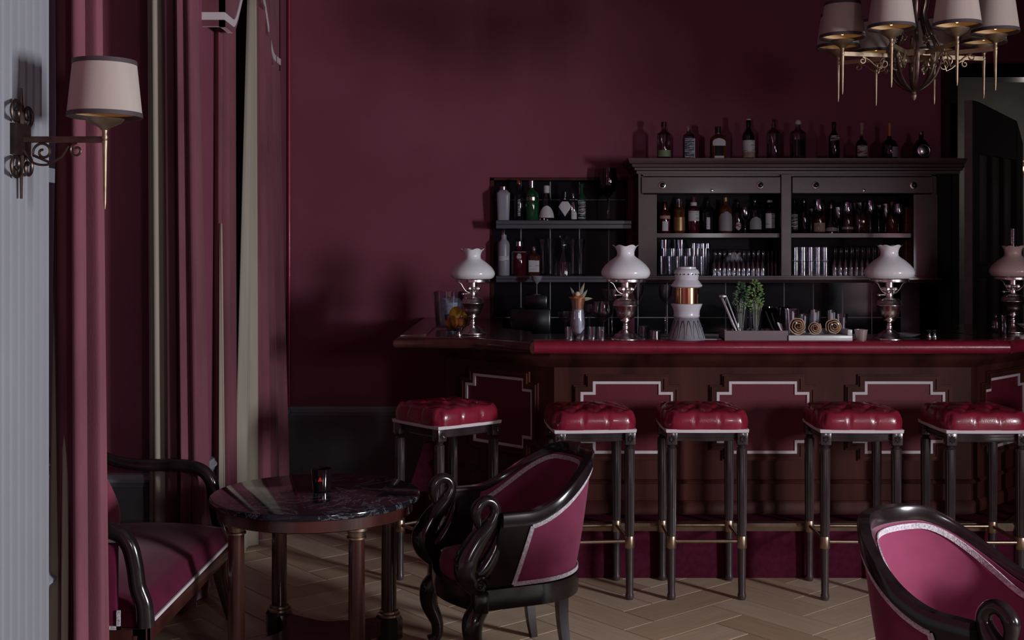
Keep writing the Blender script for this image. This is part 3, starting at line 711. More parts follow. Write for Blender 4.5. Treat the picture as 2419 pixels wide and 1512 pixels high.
def patch(bm, s0f, s1f, h0, h1, off, n=40, m=8, thick=.012, puff=0):
    A = []; B = []
    for j in range(m+1):
        h = h0+(h1-h0)*j/m; ra = []; rb = []
        for i in range(n+1):
            t = i/n; s = s0f(h)*(1-t)+s1f(h)*t
            pf_ = puff*math.sin(PI*t)*math.sin(PI*j/m)
            ra.append(bm.verts.new(shell(s, h, off+pf_))); rb.append(bm.verts.new(shell(s, h, off-thick+pf_)))
        A.append(ra); B.append(rb)
    for Q in (A, B):
        for j in range(m):
            for i in range(n): bm.faces.new((Q[j][i], Q[j][i+1], Q[j+1][i+1], Q[j+1][i]))
    for j in range(m):
        for i in (0, n): bm.faces.new((A[j][i], A[j+1][i], B[j+1][i], B[j][i]))
    for i in range(n):
        for j in (0, m): bm.faces.new((A[j][i], A[j][i+1], B[j][i+1], B[j][i]))
sA = lambda h: .155-.0*h
fA = lambda h: .088+.02*h
bm = nb(); patch(bm, lambda h: fA(h), lambda h: 1-fA(h), 0.03, .90, .013, thick=.014, puff=.003); link('outside_back', bm, 'velvet_chair', ch, True, 60)
bm = nb(); patch(bm, lambda h: fA(h), lambda h: 1-fA(h), 0.0, .90, -.006, thick=.018, puff=-.008); link('inside_back', bm, 'velvet_chair', ch, True, 60)
for k in (0, 1):
    bm = nb()
    f0, f1 = (lambda h: 0.0, lambda h: fA(h)+.004) if k == 0 else (lambda h: 1-fA(h)-.004, lambda h: 1.0)
    patch(bm, f0, f1, 0, .93, .014, 10, 6, .034); link('arm_panel', bm, 'ebony', ch, True)
# polished top rail
ns = 72; bm = nb()
rp = [shell(.0+1.0*i/ns, 1, 0) for i in range(ns+1)]
def railsec(i):
    return [(-.016, -.050), (.018, -.048), (.020, -.01), (.015, 0), (-.015, .0), (-.020, -.01)]
rings = []
for i in range(ns+1):
    t = rp[min(i+1, ns)]-rp[max(i-1, 0)]; t.z = 0; t.normalize(); sd = Vector((-t.y, t.x, 0))
    rings.append([bm.verts.new(rp[i]+sd*a+Vector((0, 0, b))) for a, b in railsec(i)])
for p, q_ in zip(rings, rings[1:]):
    for k in range(6): bm.faces.new((p[k], p[(k+1) % 6], q_[(k+1) % 6], q_[k]))
bm.faces.new(rings[0]); bm.faces.new(rings[-1]); link('top_rail', bm, 'ebony', ch, True)
def braid(bm, pts, nrm, wd, th=.004):
    P = pts; n = len(P); rr = []
    for i in range(n):
        t = (P[min(i+1, n-1)]-P[max(i-1, 0)]).normalized(); N_ = nrm[i]; s_ = t.cross(N_).normalized()
        rr.append([bm.verts.new(P[i]+s_*a+N_*b) for a, b in ((-wd/2, 0), (wd/2, 0), (wd/2, th), (-wd/2, th))])
    for p, q_ in zip(rr, rr[1:]):
        for k in range(4): bm.faces.new((p[k], p[(k+1) % 4], q_[(k+1) % 4], q_[k]))
    bm.faces.new(rr[0]); bm.faces.new(rr[-1])
def outn(s, sign=1):
    a = uplan(max(0, s-.01), .26, -.19, .265); b = uplan(min(1, s+.01), .26, -.19, .265); t = (b-a).normalized(); return Vector((-t.y, t.x, 0))*sign
hb = lambda s: 1-.058/(rimz(s)-.335)
for off, sg, nm in ((.0175, 1, 'outer_braid'), (-.0275, -1, 'inner_braid')):
    bm = nb(); he = hb(.1)
    S_ = [fA(he)+(1-2*fA(he))*i/60 for i in range(61)]
    braid(bm, [shell(s, hb(s), off) for s in S_], [outn(s, sg) for s in S_], .017)
    for k in (0, 1):
        hs_ = [.02+(he-.02)*i/10 for i in range(11)]; sv = [fA(h) if k == 0 else 1-fA(h) for h in hs_]
        braid(bm, [shell(s, h, off) for s, h in zip(sv, hs_)], [outn(s, sg) for s in sv], .016)
    if sg > 0:
        S_ = [fA(0)+(1-2*fA(0))*i/60 for i in range(61)]; braid(bm, [shell(s, .03, off) for s in S_], [outn(s, sg) for s in S_], .015)
    link(nm, bm, 'braid', ch, False)
# seat rail (D shape with bowed front) and seat
def dplan(hw, yf, yb, bow, n=40):
    P = [uplan(i/n, hw, yf, yb) for i in range(n+1)]
    fr = [Vector((hw-2*hw*i/12, yf-bow*math.sin(PI*i/12), 0)) for i in range(1, 12)]
    return P+fr
bm = nb(); dp = dplan(.228, -.27, .205, .055)
sweep(bm, [(p.x, p.y, .258) for p in dp], [(-.016, 0), (.014, 0), (.016, .035), (.012, .074), (-.016, .076)], closed=True); link('seat_rail', bm, 'ebony', ch, True, 30)
bm = nb(); dq = dplan(.214, -.26, .18, .05); n = len(dq)
rs = [[bm.verts.new((p.x*k, (p.y-0)*k, z)) for p in dq] for k, z in ((.93, .300), (.99, .318), (1.0, .345), (.95, .385), (.8, .402), (.45, .412))]
for p, q_ in zip(rs, rs[1:]):
    for k in range(n): bm.faces.new((p[k], p[(k+1) % n], q_[(k+1) % n], q_[k]))
bm.faces.new(rs[-1]); bm.faces.new(rs[0]); link('seat', bm, 'velvet_chair', ch, True, 60)
for sx in (-1, 1):
    bm = nb(); x = sx*.236
    pth = cat([(x, -.265, .335), (x, -.312, .39), (x, -.318, .445), (x, -.275, .515), (x, -.225, .570), (x, -.203, .615), (x, -.215, .648), (x, -.248, .656), (x, -.276, .628), (x, -.274, .585), (x, -.258, .545)], 5)
    tube(bm, pth, [.036, .044, .046, .038, .028, .022, .020, .021, .023, .017, .007], 14)
    tube(bm, cat([(x, -.30, .37), (x, -.25, .41), (x, -.205, .48), (x, -.185, .56)], 4), [.030, .034, .026, .008], 12, .8)
    sw = link('swan_arm', bm, 'ebony', ch, True, 60)
    bm = nb(); tube(bm, spiral((x+sx*.036, -.275, .365), .028, .004, 1.6, 0, (0, 1, 0), (0, 0, 1)), .0075, 8); ball(bm, (x+sx*.036, -.275, .365), .008, 8); link('volute', bm, 'ebony', sw, True)
    bm = nb()
    pth = cat([(x*.95, -.26, .27), (x*1.0, -.292, .225), (x*1.02, -.292, .16), (x*1.0, -.262, .085), (x*1.0, -.265, .03), (x*1.03, -.29, .012)], 6)
    tube(bm, pth, [.036, .040, .034, .025, .021, .026], 14); box(bm, x-.03, x+.03, -.295, -.24, .255, .335, .006)
    link('front_leg', bm, 'ebony', ch, True, 60)
    bm = nb(); x2 = sx*.155
    pth = cat([(x2, .10, .28), (x2, .102, .18), (x2*1.03, .112, .08), (x2*1.08, .128, .0)], 5); tube(bm, pth, [.030, .026, .023, .018], 4, 1.0); link('rear_leg', bm, 'ebony', ch, True)
ch.location = (.035, 4.60, 0); ch.rotation_euler = (0, 0, math.radians(-67))
ch2 = dup(ch, (1.265, 3.33, 0), math.radians(38), 'swan-armed tub chair cut off by the lower right corner, pink inside its back')

# ================================================================== SETTEE
se = thing('settee', 'low burgundy velvet settee with curved black arms under the window', 'settee', (-1.5, 4.53, 0))
SY0, SY1, SXF, SXB = 3.88, 5.08, -1.195, -1.84
ly = lambda y: y-4.53
lx = lambda x: x+1.5
def part2(name, m, *bs, bev=0):
    bm = nb()
    for b in bs: box(bm, lx(b[0]), lx(b[1]), ly(b[2]), ly(b[3]), b[4], b[5], bev)
    return link(name, bm, m, se, bool(bev))
part2('seat_rail', 'mahog', (SXF-.05, SXF, SY0, SY1, .265, .325), (SXB, SXB+.04, SY0, SY1, .265, .325), (SXB, SXF, SY0, SY0+.04, .265, .325), (SXB, SXF, SY1-.04, SY1, .265, .325), bev=.004)
bm = nb(); N = 24; G = []
for j in range(N+1):
    row = []
    for i in range(N+1):
        u, v = 2*i/N-1, 2*j/N-1; k = max(abs(u), abs(v))
        z = .326 if k == 1 else .385+.065*(1-abs(u)**2.6)*(1-abs(v)**3)**.6
        kk = 1 if k == 1 else 1.0
        row.append(bm.verts.new((lx((SXF+SXB)/2)+u*kk*(SXF-SXB)/2*.995, ly((SY0+SY1)/2)+v*kk*(SY1-SY0)/2*.985, z)))
    G.append(row)
for j in range(N):
    for i in range(N): bm.faces.new((G[j][i], G[j][i+1], G[j+1][i+1], G[j+1][i]))
bm.faces.new([G[0][i] for i in range(N+1)]+[G[j][N] for j in range(1, N+1)]+[G[N][i] for i in range(N-1, -1, -1)]+[G[j][0] for j in range(N-1, 0, -1)])
link('seat', bm, 'velvet_sofa', se, True, 70)
part2('front_braid', 'band', (SXF-.003, SXF+.004, SY0+.01, SY1-.01, .325, .337), (SXF-.003, SXF+.004, SY1-.014, SY1-.004, .325, .392), (SXF-.003, SXF+.004, SY0+.004, SY0+.014, .325, .35))
part2('backrest', 'velvet_sofa', (SXB-.02, SXB+.08, SY0+.02, SY1-.02, .33, .70), bev=.03)
part2('back_rail', 'ebony', (SXB-.025, SXB+.07, SY0, SY1, .70, .74), bev=.01)
part2('side_panel', 'velvet_sofa', (SXB+.05, SXF-.10, SY0-.004, SY0+.03, .33, .60), bev=.008)
part2('side_braid', 'braid', (SXB+.05, SXF-.085, SY0-.010, SY0-.003, .322, .334), (SXF-.097, SXF-.085, SY0-.010, SY0-.003, .322, .385))
for y, nm in ((SY0-.0, 0), (SY1-.02, 1)):
    bm = nb()
    if nm: pth = [(-1.82, .73), (-1.72, .675), (-1.6, .65), (-1.42, .648), (-1.33, .63), (-1.285, .58), (-1.27, .50), (-1.255, .42), (-1.225, .33)]
    else: pth = [(-1.80, .73), (-1.6, .675), (-1.40, .655), (-1.30, .64), (-1.255, .60), (-1.235, .53), (-1.225, .46), (-1.205, .40), (-1.20, .33)]
    tube(bm, cat([(lx(x), ly(y), z) for x, z in pth], 6), [.022, .024, .026, .028, .028, .028, .028, .03, .032], 14, .85)
    a = link('arm', bm, 'ebony', se, True, 60)
for y in (SY0+.03, SY1-.05):
    bm = nb(); tube(bm, cat([(lx(SXF-.04), ly(y), .30), (lx(SXF-.045), ly(y), .2), (lx(SXF-.025), ly(y), .10), (lx(SXF+.0), ly(y), 0)], 5), [.032, .028, .022, .017], 12); link('front_leg', bm, 'mahog', se, True)
    bm = nb(); tube(bm, cat([(lx(SXB+.04), ly(y), .30), (lx(SXB+.03), ly(y), .15), (lx(SXB+.0), ly(y), 0)], 5), [.03, .024, .018], 12); link('rear_leg', bm, 'mahog', se, True)
bm = nb(); T = Matrix.Translation((-1.70, 4.80, .545)) @ Matrix.Rotation(math.radians(-24), 4, 'Y')
N = 16; G2 = []
for sgn in (1, -1):
    G = [[bm.verts.new(T @ Vector((sgn*.075*((1-abs(2*i/N-1)**2.5)*(1-abs(2*j/N-1)**2.5))**.6, (2*i/N-1)*.16*(1-.05*(1-abs(2*j/N-1))), (2*j/N-1)*.15*(1-.05*(1-abs(2*i/N-1)))))) for i in range(N+1)] for j in range(N+1)]
    for j in range(N):
        for i in range(N): bm.faces.new((G[j][i], G[j][i+1], G[j+1][i+1], G[j+1][i]))
tag(link('cushion', bm, 'pillow', None, True, 80), 'plump rose velvet cushion leaning on the settee back', 'cushion')

# ================================================================== WALL SCONCE
sc = thing('wall_sconce', 'wrought wall lamp with cream shade on the white pilaster', 'wall lamp', (xf, 3.43, 1.88))
bm = nb(); prism(bm, [(-.05, -.045), (.05, -.045), (.05, .045), (-.05, .045)], 0, .02, Matrix(((0, 0, 1, 0), (1, 0, 0, 0), (0, 1, 0, 0), (0, 0, 0, 1))))
tube(bm, [(.012, 0, .10), (.012, 0, .15)], [.006, .003], 8); tube(bm, [(.012, 0, .1), (.012, 0, -.17)], [.008, .008, .004], 8)
bp = link('backplate', bm, 'bronze', sc, True)
for sy in (-1, 1):
    for sz in (-1, 1):
        bm = nb(); tube(bm, [Vector((.014, 0, sz*.035))]+spiral((.014, sy*.042, sz*.075), .040, .008, 1.4, PI if sy > 0 else 0, (0, 1, 0), (0, 0, sz*1.0*(1 if sy < 0 else 1))), .0055, 8); link('scroll', bm, 'bronze', bp, True)
AL = X(242, 3.41)-xf
bm = nb(); box(bm, .018, AL, -.006, .006, -.008, .010, .002); arm = link('arm', bm, 'bronze', sc, True)
bm = nb()
tube(bm, spiral((.075, 0, -.035), .006, .030, 1.3, PI*.5, (1, 0, 0), (0, 0, 1))+[Vector((.10, 0, -.068)), Vector((.13, 0, -.05)), Vector((.15, 0, -.018))], .004, 8)
tube(bm, spiral((.172, 0, -.030), .005, .021, 1.25, 0, (-1, 0, 0), (0, 0, 1)), .0035, 8)
tube(bm, cat([(.02, 0, -.03), (.045, 0, -.065), (.085, 0, -.072), (.12, 0, -.055)], 5), .0035, 8)
link('scrollwork', bm, 'bronze', arm, True)
def candle_parts(root, c, zsh, rb, rt, hsh, ztip, cup_r, cup_z0, on=True, tilt=0):
    x, y = c
    bm = nb(); lathe(bm, [(.002, ztip), (.0045, ztip+.02), (.007, cup_z0-.06), (.009, cup_z0-.03), (.007, cup_z0-.028), (.010, cup_z0-.02), (.007, cup_z0-.012), (.009, cup_z0)], 12, (x, y, 0)); link('spike', bm, 'gilt', root, True)
    bm = nb(); lathe(bm, [(.010, cup_z0), (.018, cup_z0+.008), (cup_r*.8, cup_z0+.02), (cup_r, cup_z0+.033), (cup_r*.9, cup_z0+.033), (.012, cup_z0+.012)], 18, (x, y, 0)); link('cup', bm, 'gilt', root, True)
    bm = nb(); n = 36
    lathe(bm, [(rb, zsh), (rt, zsh+hsh)], n, (x, y, 0), cap0=False, cap1=False)
    sh = link('shade', bm, FABRIC, root, True)
    bm = nb(); lathe(bm, [(rb-.0025, zsh+.0005), (rt-.0025, zsh+hsh-.0005)], n, (x, y, 0), cap0=False, cap1=False); link('shade_lining', bm, 'amber', sh, True)
    for z, r in ((zsh, rb), (zsh+hsh-.012, rt+(rb-rt)*.012/hsh)):
        dr_ = (rt-rb)/hsh*.012
        bm = nb(); lathe(bm, [(r+.0015, z-.001), (r+dr_+.0015, z+.012), (r+dr_-.004, z+.012), (r-.004, z-.001), (r+.0015, z-.001)], n, (x, y, 0), cap0=False, cap1=False); link('binding', bm, 'trim', sh, True)
    bm = nb(); lathe(bm, [(.004, cup_z0+.055), (.010, cup_z0+.07), (.013, cup_z0+.085), (.009, cup_z0+.105), (.002, cup_z0+.115)], 12, (x, y, 0)); link('bulb', bm, 'bulb', root, True)
FABRIC = M['fabric']
nt = FABRIC.node_tree; pb_ = nt.nodes['Principled BSDF']; tl = nt.nodes.new('ShaderNodeBsdfTranslucent'); tl.inputs[0].default_value = (.75, .5, .28, 1)
mx = nt.nodes.new('ShaderNodeMixShader'); mx.inputs[0].default_value = .25
nt.links.new(pb_.outputs[0], mx.inputs[1]); nt.links.new(tl.outputs[0], mx.inputs[2]); nt.links.new(mx.outputs[0], nt.nodes['Material Output'].inputs[0])
candle_parts(sc, (AL, 0), .066, .105, .0885, .163, -.20, .055, .028)

# ================================================================== CHANDELIER
cdl = thing('chandelier', 'gilt iron chandelier with eight cream shades above the bar', 'chandelier', (X(2159, 5.0), 5.0, 2.45))
R0 = .325
for k in range(8):
    th = math.radians(-34+45*k); dx, dy = math.sin(th), -math.cos(th); c = (R0*dx, R0*dy)
    candle_parts(cdl, c, 0, .093, .073, .147, -.235, .048, -.043)
    bm = nb(); dv = Vector((dx, dy, 0)); up = Vector((0, 0, 1)); pv = dv.cross(up)
    for a, b, z0, z1 in ((.095, R0, -.075, -.058),):
        P4 = [dv*a-pv*.006, dv*b-pv*.006, dv*b+pv*.006, dv*a+pv*.006]
        prism(bm, [(p.x, p.y) for p in P4], z0, z1)
    o = link('arm', bm, 'gilt', cdl, False)
    bm = nb()
    tube(bm, list(reversed(spiral((0, 0, -.100)+Vector((0, 0, 0)) if False else dv*.135+up*-.10, .024, .006, 1.2, PI*.5, dv*-1, up*1)))+[dv*.15+up*-.124, dv*.175+up*-.112, dv*.205+up*-.088, dv*.225+up*-.078]+list(spiral(dv*.235+up*-.092, .015, .005, 1.1, PI*.5, dv, up)), .0032, 7)
    link('scroll', bm, 'gilt', o, True)
    # basket straps, lower bowl and upper plume
    bm = nb(); th2 = th+math.radians(22.5); e = Vector((math.sin(th2), -math.cos(th2), 0))
    tube(bm, cat([e*.012+up*-.215, e*.055+up*-.19, e*.09+up*-.145, e*.108+up*-.085, e*.104+up*-.03, e*.075+up*.03, e*.05+up*.10, e*.06+up*.17, e*.03+up*.26], 5), .0055, 6, 1.6); link('strap', bm, 'bronze', cdl, True)
    bm = nb(); tube(bm, spiral(e*.075+up*-.105, .026, .005, 1.5, 0, e, up), .0035, 7); link('basket_scroll', bm, 'gilt', cdl, True)
    bm = nb(); tube(bm, spiral(e*.07+up*.015, .022, .005, 1.4, PI, e, up), .0035, 7); link('basket_scroll', bm, 'gilt', cdl, True)
bm = nb(); lathe(bm, [(.098, -.078), (.101, -.078), (.101, -.052), (.098, -.052), (.098, -.078)], 32, cap0=False, cap1=False); link('hoop', bm, 'gilt', cdl, True)
bm = nb(); lathe(bm, [(.004, -.252), (.009, -.245), (.013, -.232), (.008, -.222), (.013, -.216), (.006, -.21), (.006, .3), (.009, .3), (.009, 1.38), (.05, 1.40), (.055, 1.448)], 16); link('stem', bm, 'gilt', cdl, True)
l = bpy.data.lights.new('chandelier_light', 'POINT'); l.energy = 1.2; l.color = (1, .7, .4); l.shadow_soft_size = .03
# ================================================================== OIL LAMPS
LZ = 1.133
def oil_lamp(px, D, label, glassm, extra=False, s=1.0, z=LZ):
    t = thing('oil_lamp', label, 'lamp', (X(px, D), D, z), 0, 'silver oil lamps along the bar')
    u = .00207/5.817*s
    def pr(lst): return [(w_*u, (1420-y)*u) for w_, y in lst]
    bm = nb(); lathe(bm, pr([(205, 1420), (207, 1408), (200, 1398), (155, 1380), (148, 1345), (95, 1318), (88, 1305), (46, 1290), (40, 1262), (48, 1245), (34, 1225), (36, 1200)]), 32); link('foot', bm, 'silver', t, True, 60)
    bm = nb(); lathe(bm, pr([(36, 1200), (62, 1178), (78, 1160), (70, 1150), (84, 1138), (122, 1105), (132, 1050), (134, 1035), (148, 1010), (166, 965), (176, 955), (176, 947), (166, 940), (162, 905), (132, 868), (64, 850), (50, 838), (56, 815), (50, 800), (54, 780)]), 36); link('font', bm, 'silver', t, True, 60)
    bm = nb(); lathe(bm, pr([(58, 785), (60, 630)]), 24)
    def frill(r, z_, a, k): return (r*(1+.09*math.cos(12*a)) if k > 0 else r, z_)
    lathe(bm, pr([(62, 790), (96, 770), (108, 735), (98, 705), (88, 712), (92, 740), (60, 775)]), 48, mod=frill, cap0=False, cap1=False); link('burner', bm, 'silver', t, True, 60)
    bm = nb(); lathe(bm, pr([(262, 632), (266, 600), (262, 588), (236, 588), (238, 600), (238, 632), (262, 632)]), 40, cap0=False, cap1=False)
    for k in range(3):
        a = math.radians(20+120*k+180); ca, sa = math.cos(a), math.sin(a)
        tube(bm, cat([(ca*r*u, sa*r*u, (1420-y)*u) for r, y in ((52, 795), (105, 772), (150, 720), (190, 655), (240, 630))], 4), 7*u, 8)
    link('shade_holder', bm, 'silver', t, True, 60)
    bm = nb(); tube(bm, [(-45*u, 0, (1420-810)*u), (-140*u, -20*u, (1420-810)*u)], 7*u, 8); ball(bm, (-150*u, -22*u, (1420-812)*u), 24*u, 12, (1, 1, 1)); link('wick_knob', bm, 'silver', t, True, 60)
    def ruff(r, z_, a, k):
        f = {12: 1.0, 11: .7, 10: .3}.get(k if k <= 12 else 24-k, 0)
        return (r*(1+.07*f*math.cos(6*a)), z_+f*.004*math.cos(6*a+.6))
    outer = [(288, 582), (318, 560), (334, 525), (336, 498), (322, 455), (282, 400), (208, 335), (150, 296), (122, 272), (118, 232), (124, 200), (140, 165), (168, 133)]
    inner = [(164, 135), (134, 168), (118, 204), (112, 232), (116, 274), (146, 302), (200, 341), (274, 406), (314, 460), (328, 500), (326, 524), (310, 556), (284, 578)]
    bm = nb(); lathe(bm, pr(outer+inner), 48, mod=lambda r, z_, a, k: ruff(r, z_, a, k if k <= 12 else 25-k), cap0=False, cap1=False)
    link('shade', bm, glassm, t, True, 60)
    if extra:
        bm = nb(); lathe(bm, pr([(40, 600), (60, 500), (44, 380), (40, 0-130)]), 20, cap0=False, cap1=False); link('chimney', bm, 'smoke', t, True)
    return t
oil_lamp(1117, 6.19, 'silver oil lamp with opal shade beside the fruit bowl', 'milk', s=.965)
oil_lamp(1478, 5.78, 'silver oil lamp with opal shade beside the tall cocktail', 'milk')
oil_lamp(2101, 5.80, 'silver oil lamp with opal shade, standing right of the fluted cup', 'milk')
oil_lamp(2393, 6.30, 'oil lamp with opal shade tinted as in warm dim light at the right edge of the picture', 'milkdimlit', True)

# ================================================================== BOTTLES
BOT = {'std': [(.47, 0), (.5, .015), (.5, .58), (.46, .64), (.26, .72), (.19, .78), (.17, .95)],
       'gin': [(.47, 0), (.5, .02), (.5, .66), (.46, .70), (.22, .755), (.17, .80), (.16, .90)],
       'cone': [(.5, 0), (.5, .08), (.47, .2), (.36, .46), (.24, .66), (.19, .78), (.18, .86)],
       'flask': [(.46, 0), (.5, .02), (.5, .64), (.44, .70), (.22, .75), (.17, .80), (.16, .86)],
       'dec': [(.5, 0), (.5, .30), (.46, .36), (.2, .62), (.15, .70), (.14, .82), (.24, .95), (.26, 1.0)],
       'squat': [(.44, 0), (.5, .03), (.5, .40), (.42, .5), (.2, .56), (.14, .6), (.12, .66)],
       'taper': [(.40, 0), (.42, .02), (.48, .70), (.49, .80), (.30, .88), (.22, .90)],
       'vodka': [(.47, 0), (.5, .015), (.5, .66), (.45, .72), (.28, .77), (.24, .80), (.23, .88)],
       'round': [(.3, 0), (.42, .06), (.5, .26), (.46, .46), (.28, .6), (.14, .66), (.13, .8)]}
def bottle(label, px, D, z, ytop, ybot, wpx, kind, m, cap=None, capz=None, capr=.2, labels=(), sq=0, group=None, name='bottle', liquid=None, extra=None):
    w_ = wpx*D/F; h_ = (ybot-ytop)*D/F
    t = thing(name, label, 'bottle', (X(px, D), D, z), 0, group)
    pr = [(r*w_, q*h_) for r, q in BOT[kind]]
    bm = nb(); lathe(bm, pr, 24, sq=sq); link('body', bm, m, t, True, 50)
    if cap:
        c0, c1 = capz or (BOT[kind][-1][1]-.06, 1.0); bm = nb()
        lathe(bm, [(capr*w_, c0*h_), (capr*w_, c1*h_-.003), (capr*w_*.85, c1*h_)], 16); link('cap', bm, cap, t, True)
    for lb in labels:
        z0, z1, lm, ang = lb[:4]; shape = lb[4] if len(lb) > 4 else 'rect'; a0 = lb[5] if len(lb) > 5 else -PI/2
        def rad(q):
            for (r1, q1), (r2, q2) in zip(BOT[kind], BOT[kind][1:]):
                if q1 <= q <= q2 and q2 > q1: return (r1+(r2-r1)*(q-q1)/(q2-q1))*w_
            return BOT[kind][-1][0]*w_
        bm = nb(); nA, nZ = 12, 8; G = []
        for j in range(nZ+1):
            v = j/nZ; q = z0+(z1-z0)*v; row = []
            wd = {'rect': 1, 'arch': math.sqrt(max(0.02, 1-max(0, (v-.45)/.55)**2)), 'diamond': max(.02, 1-abs(2*v-1)), 'dome': math.sqrt(max(.02, 1-v*v)), 'oval': math.sqrt(max(.02, 1-(2*v-1)**2))}[shape]
            for i in range(nA+1):
                a = a0+ang*wd*(2*i/nA-1); r_ = rad(q)
                if sq: r_ = r_/((abs(math.cos(a))**sq+abs(math.sin(a))**sq)**(1/sq))
                r_ += .0012
                row.append(bm.verts.new((r_*math.cos(a), r_*math.sin(a), q*h_)))
            G.append(row)
        for j in range(nZ):
            for i in range(nA): bm.faces.new((G[j][i], G[j][i+1], G[j+1][i+1], G[j+1][i]))
        link('paper_label', bm, lm, t, True, 60)
    if extra: extra(t, w_, h_)
    return t
def topball(m, z_, r_):
    def f(t, w_, h_): bm = nb(); ball(bm, (0, 0, z_*h_), r_*w_, 14); link('stopper', bm, m, t, True)
    return f
def topcone(m, z0, z1, r0, r1):
    def f(t, w_, h_): bm = nb(); lathe(bm, [(r0*w_, z0*h_), (r1*w_, z1*h_)], 14); link('stopper', bm, m, t, True)
    return f
def medallion(t, w_, h_):
    T = Matrix.Translation((0, -.50*w_, .28*h_)) @ Matrix.Rotation(PI/2, 4, 'X')
    bm = nb(); lathe(bm, [(.40*w_, -.01), (.40*w_, .004), (.36*w_, .006), (.33*w_, .002), (.30*w_, .004), (.1*w_, .007)], 24, T=T); link('medallion', bm, 'steel', t, True)
G1 = 'bottles along the cabinet cornice'
DT_, zt_ = 7.52, CT
off = (CT-H)*F/DT_
def bt(*a, **k): return bottle(a[0], a[1], DT_, CT, a[2], 377, a[3], a[4], a[5], group=G1, **k)
bt('clear bottle with green band label, leftmost on the cornice', 1568, 286, 32, 'gin', 'smoke', cap='black', capz=(.88, 1), labels=[(.09, .26, 'greenlabel', 1.5)])
bt('square clear bottle with dark blue printed label on the cornice', 1627, 291, 27, 'flask', 'smoke', cap='glass', capz=(.85, .99), capr=.16, labels=[(.06, .60, 'bluelabel', .72), (.06, .60, 'paper', .14, 'rect', -PI/2+.86)], sq=5)
bt('amber whisky flask with arched white label and black cap', 1696, 297, 36, 'flask', 'gamber', cap='black', capz=(.80, 1), labels=[(.42, .64, 'paper', .74, 'arch'), (.05, .12, 'paper', .55), (.13, .41, 'gdark', .5)], sq=5, extra=topcone('paper', .77, .80, .19, .19))
bt('whisky bottle with white label above a tan band on the cornice', 1768, 279, 29, 'std', 'gdark', cap='black', capz=(.82, .97), labels=[(.20, .48, 'printlabel', 1.35), (.06, .20, 'cork', 1.35)], extra=topcone('paper', .97, 1.0, .2, .2))
bt('plain dark glass bottle with long neck, left of the ball-stoppered one', 1828, 281, 32, 'gin', 'smoke', cap='smoke', capz=(.85, 1), capr=.13)
bt('broad clear bottle with white ball stopper on the cornice', 1885, 281, 37, 'gin', 'smoke', labels=[(.1, .5, 'gdark', .7)], extra=topball('paper', .93, .2))
bt('slim black bottle right of the ball-stoppered bottle', 1970, 286, 26, 'std', 'gdark', cap='black', labels=[(.50, .64, 'whiteprint', .9)])
bt('dark bottle with tan cork stopper and grey and red label', 2035, 289, 28, 'squat', 'gdark', labels=[(.10, .39, 'redlabel', 1.0)], extra=topcone('cork', .70, 1.0, .12, .2))
bt('squat black bottle with tall orange stopper on the cornice', 2101, 289, 38, 'squat', 'gdark', labels=[(.08, .36, 'greylabel', .5, 'rect', -PI/2+.55)], extra=topcone('orangecap', .62, 1.0, .12, .15))
bt('round black flask with silver medallion, rightmost on the cornice', 2176, 300, 40, 'round', 'gdark', cap='steel', capz=(.78, .9), capr=.12, extra=medallion)
G2_ = 'bottles on the upper recess shelf'
def b2(*a, **k): return bottle(a[0], a[1], 7.64, SZ1, a[2], 521, a[3], a[4], a[5], group=G2_, **k)
b2('frosted tapered bottle with silver cap, leftmost on the upper shelf', 1189, 440, 33, 'taper', 'frost', cap='steel', capz=(.87, 1), capr=.24, sq=5)
b2('black bottle with vertical white lettering and coppery cap', 1226, 423, 24, 'std', 'gdark', cap='copper', capz=(.88, 1), capr=.22, labels=[(.10, .52, 'whiteprint', .25)])
b2('broad green bottle with silver cap and neck band', 1256, 426, 33, 'gin', 'ggreen', cap='steel', capz=(.82, 1), capr=.2, extra=topcone('steel', .50, .58, .51, .51))
b2('conical clear bottle with white cap and rounded white label', 1291, 438, 37, 'cone', 'smoke', cap='paper', capz=(.78, 1), capr=.19, labels=[(.08, .42, 'paper', 1.2, 'dome')])
b2('black bottle with diamond shaped white label', 1334, 452, 32, 'flask', 'gdark', cap='black', labels=[(.14, .80, 'paper', .85, 'diamond')], sq=5)
b2('small cut clear bottle with rounded white label beside the green one', 1354, 456, 20, 'gin', 'glassdim', cap='steel', labels=[(.05, .38, 'paper', .9, 'arch')])
b2('green cut glass bottle, rightmost bottle on the upper shelf', 1374, 434, 20, 'std', 'ggreen', cap='ggreen', capr=.24, labels=[(.06, .56, 'whiteprint', 1.0)])
G3 = 'bottles on the lower recess shelf'
def b3(*a, **k): return bottle(a[0], a[1], 7.64, SZ2, a[2], 650, a[3], a[4], a[5], group=G3, **k)
b3('tall frosted vodka bottle, leftmost on the lower shelf', 1190, 541, 28, 'vodka', 'frost', cap='steel', capz=(.82, 1), capr=.17, labels=[(.32, .42, 'printlabel', 1.0)])
b3('dark red bottle with silver cap and white emblem', 1226, 569, 38, 'gin', 'gred', cap='steel', capz=(.86, 1), capr=.22, labels=[(.46, .64, 'redlabel', .3, 'oval'), (.68, .69, 'paper', 1.1)])
b3('small dark bottle with square white label on the lower shelf', 1261, 581, 30, 'flask', 'gbrown', cap='steel', capz=(.82, 1), capr=.16, labels=[(.12, .52, 'printlabel', .72)], sq=5)
d_ = bottle('clear cut glass decanter with flared mouth on the lower shelf', 1332, 7.66, SZ2, 556, 650, 46, 'dec', 'glassdim', name='decanter')

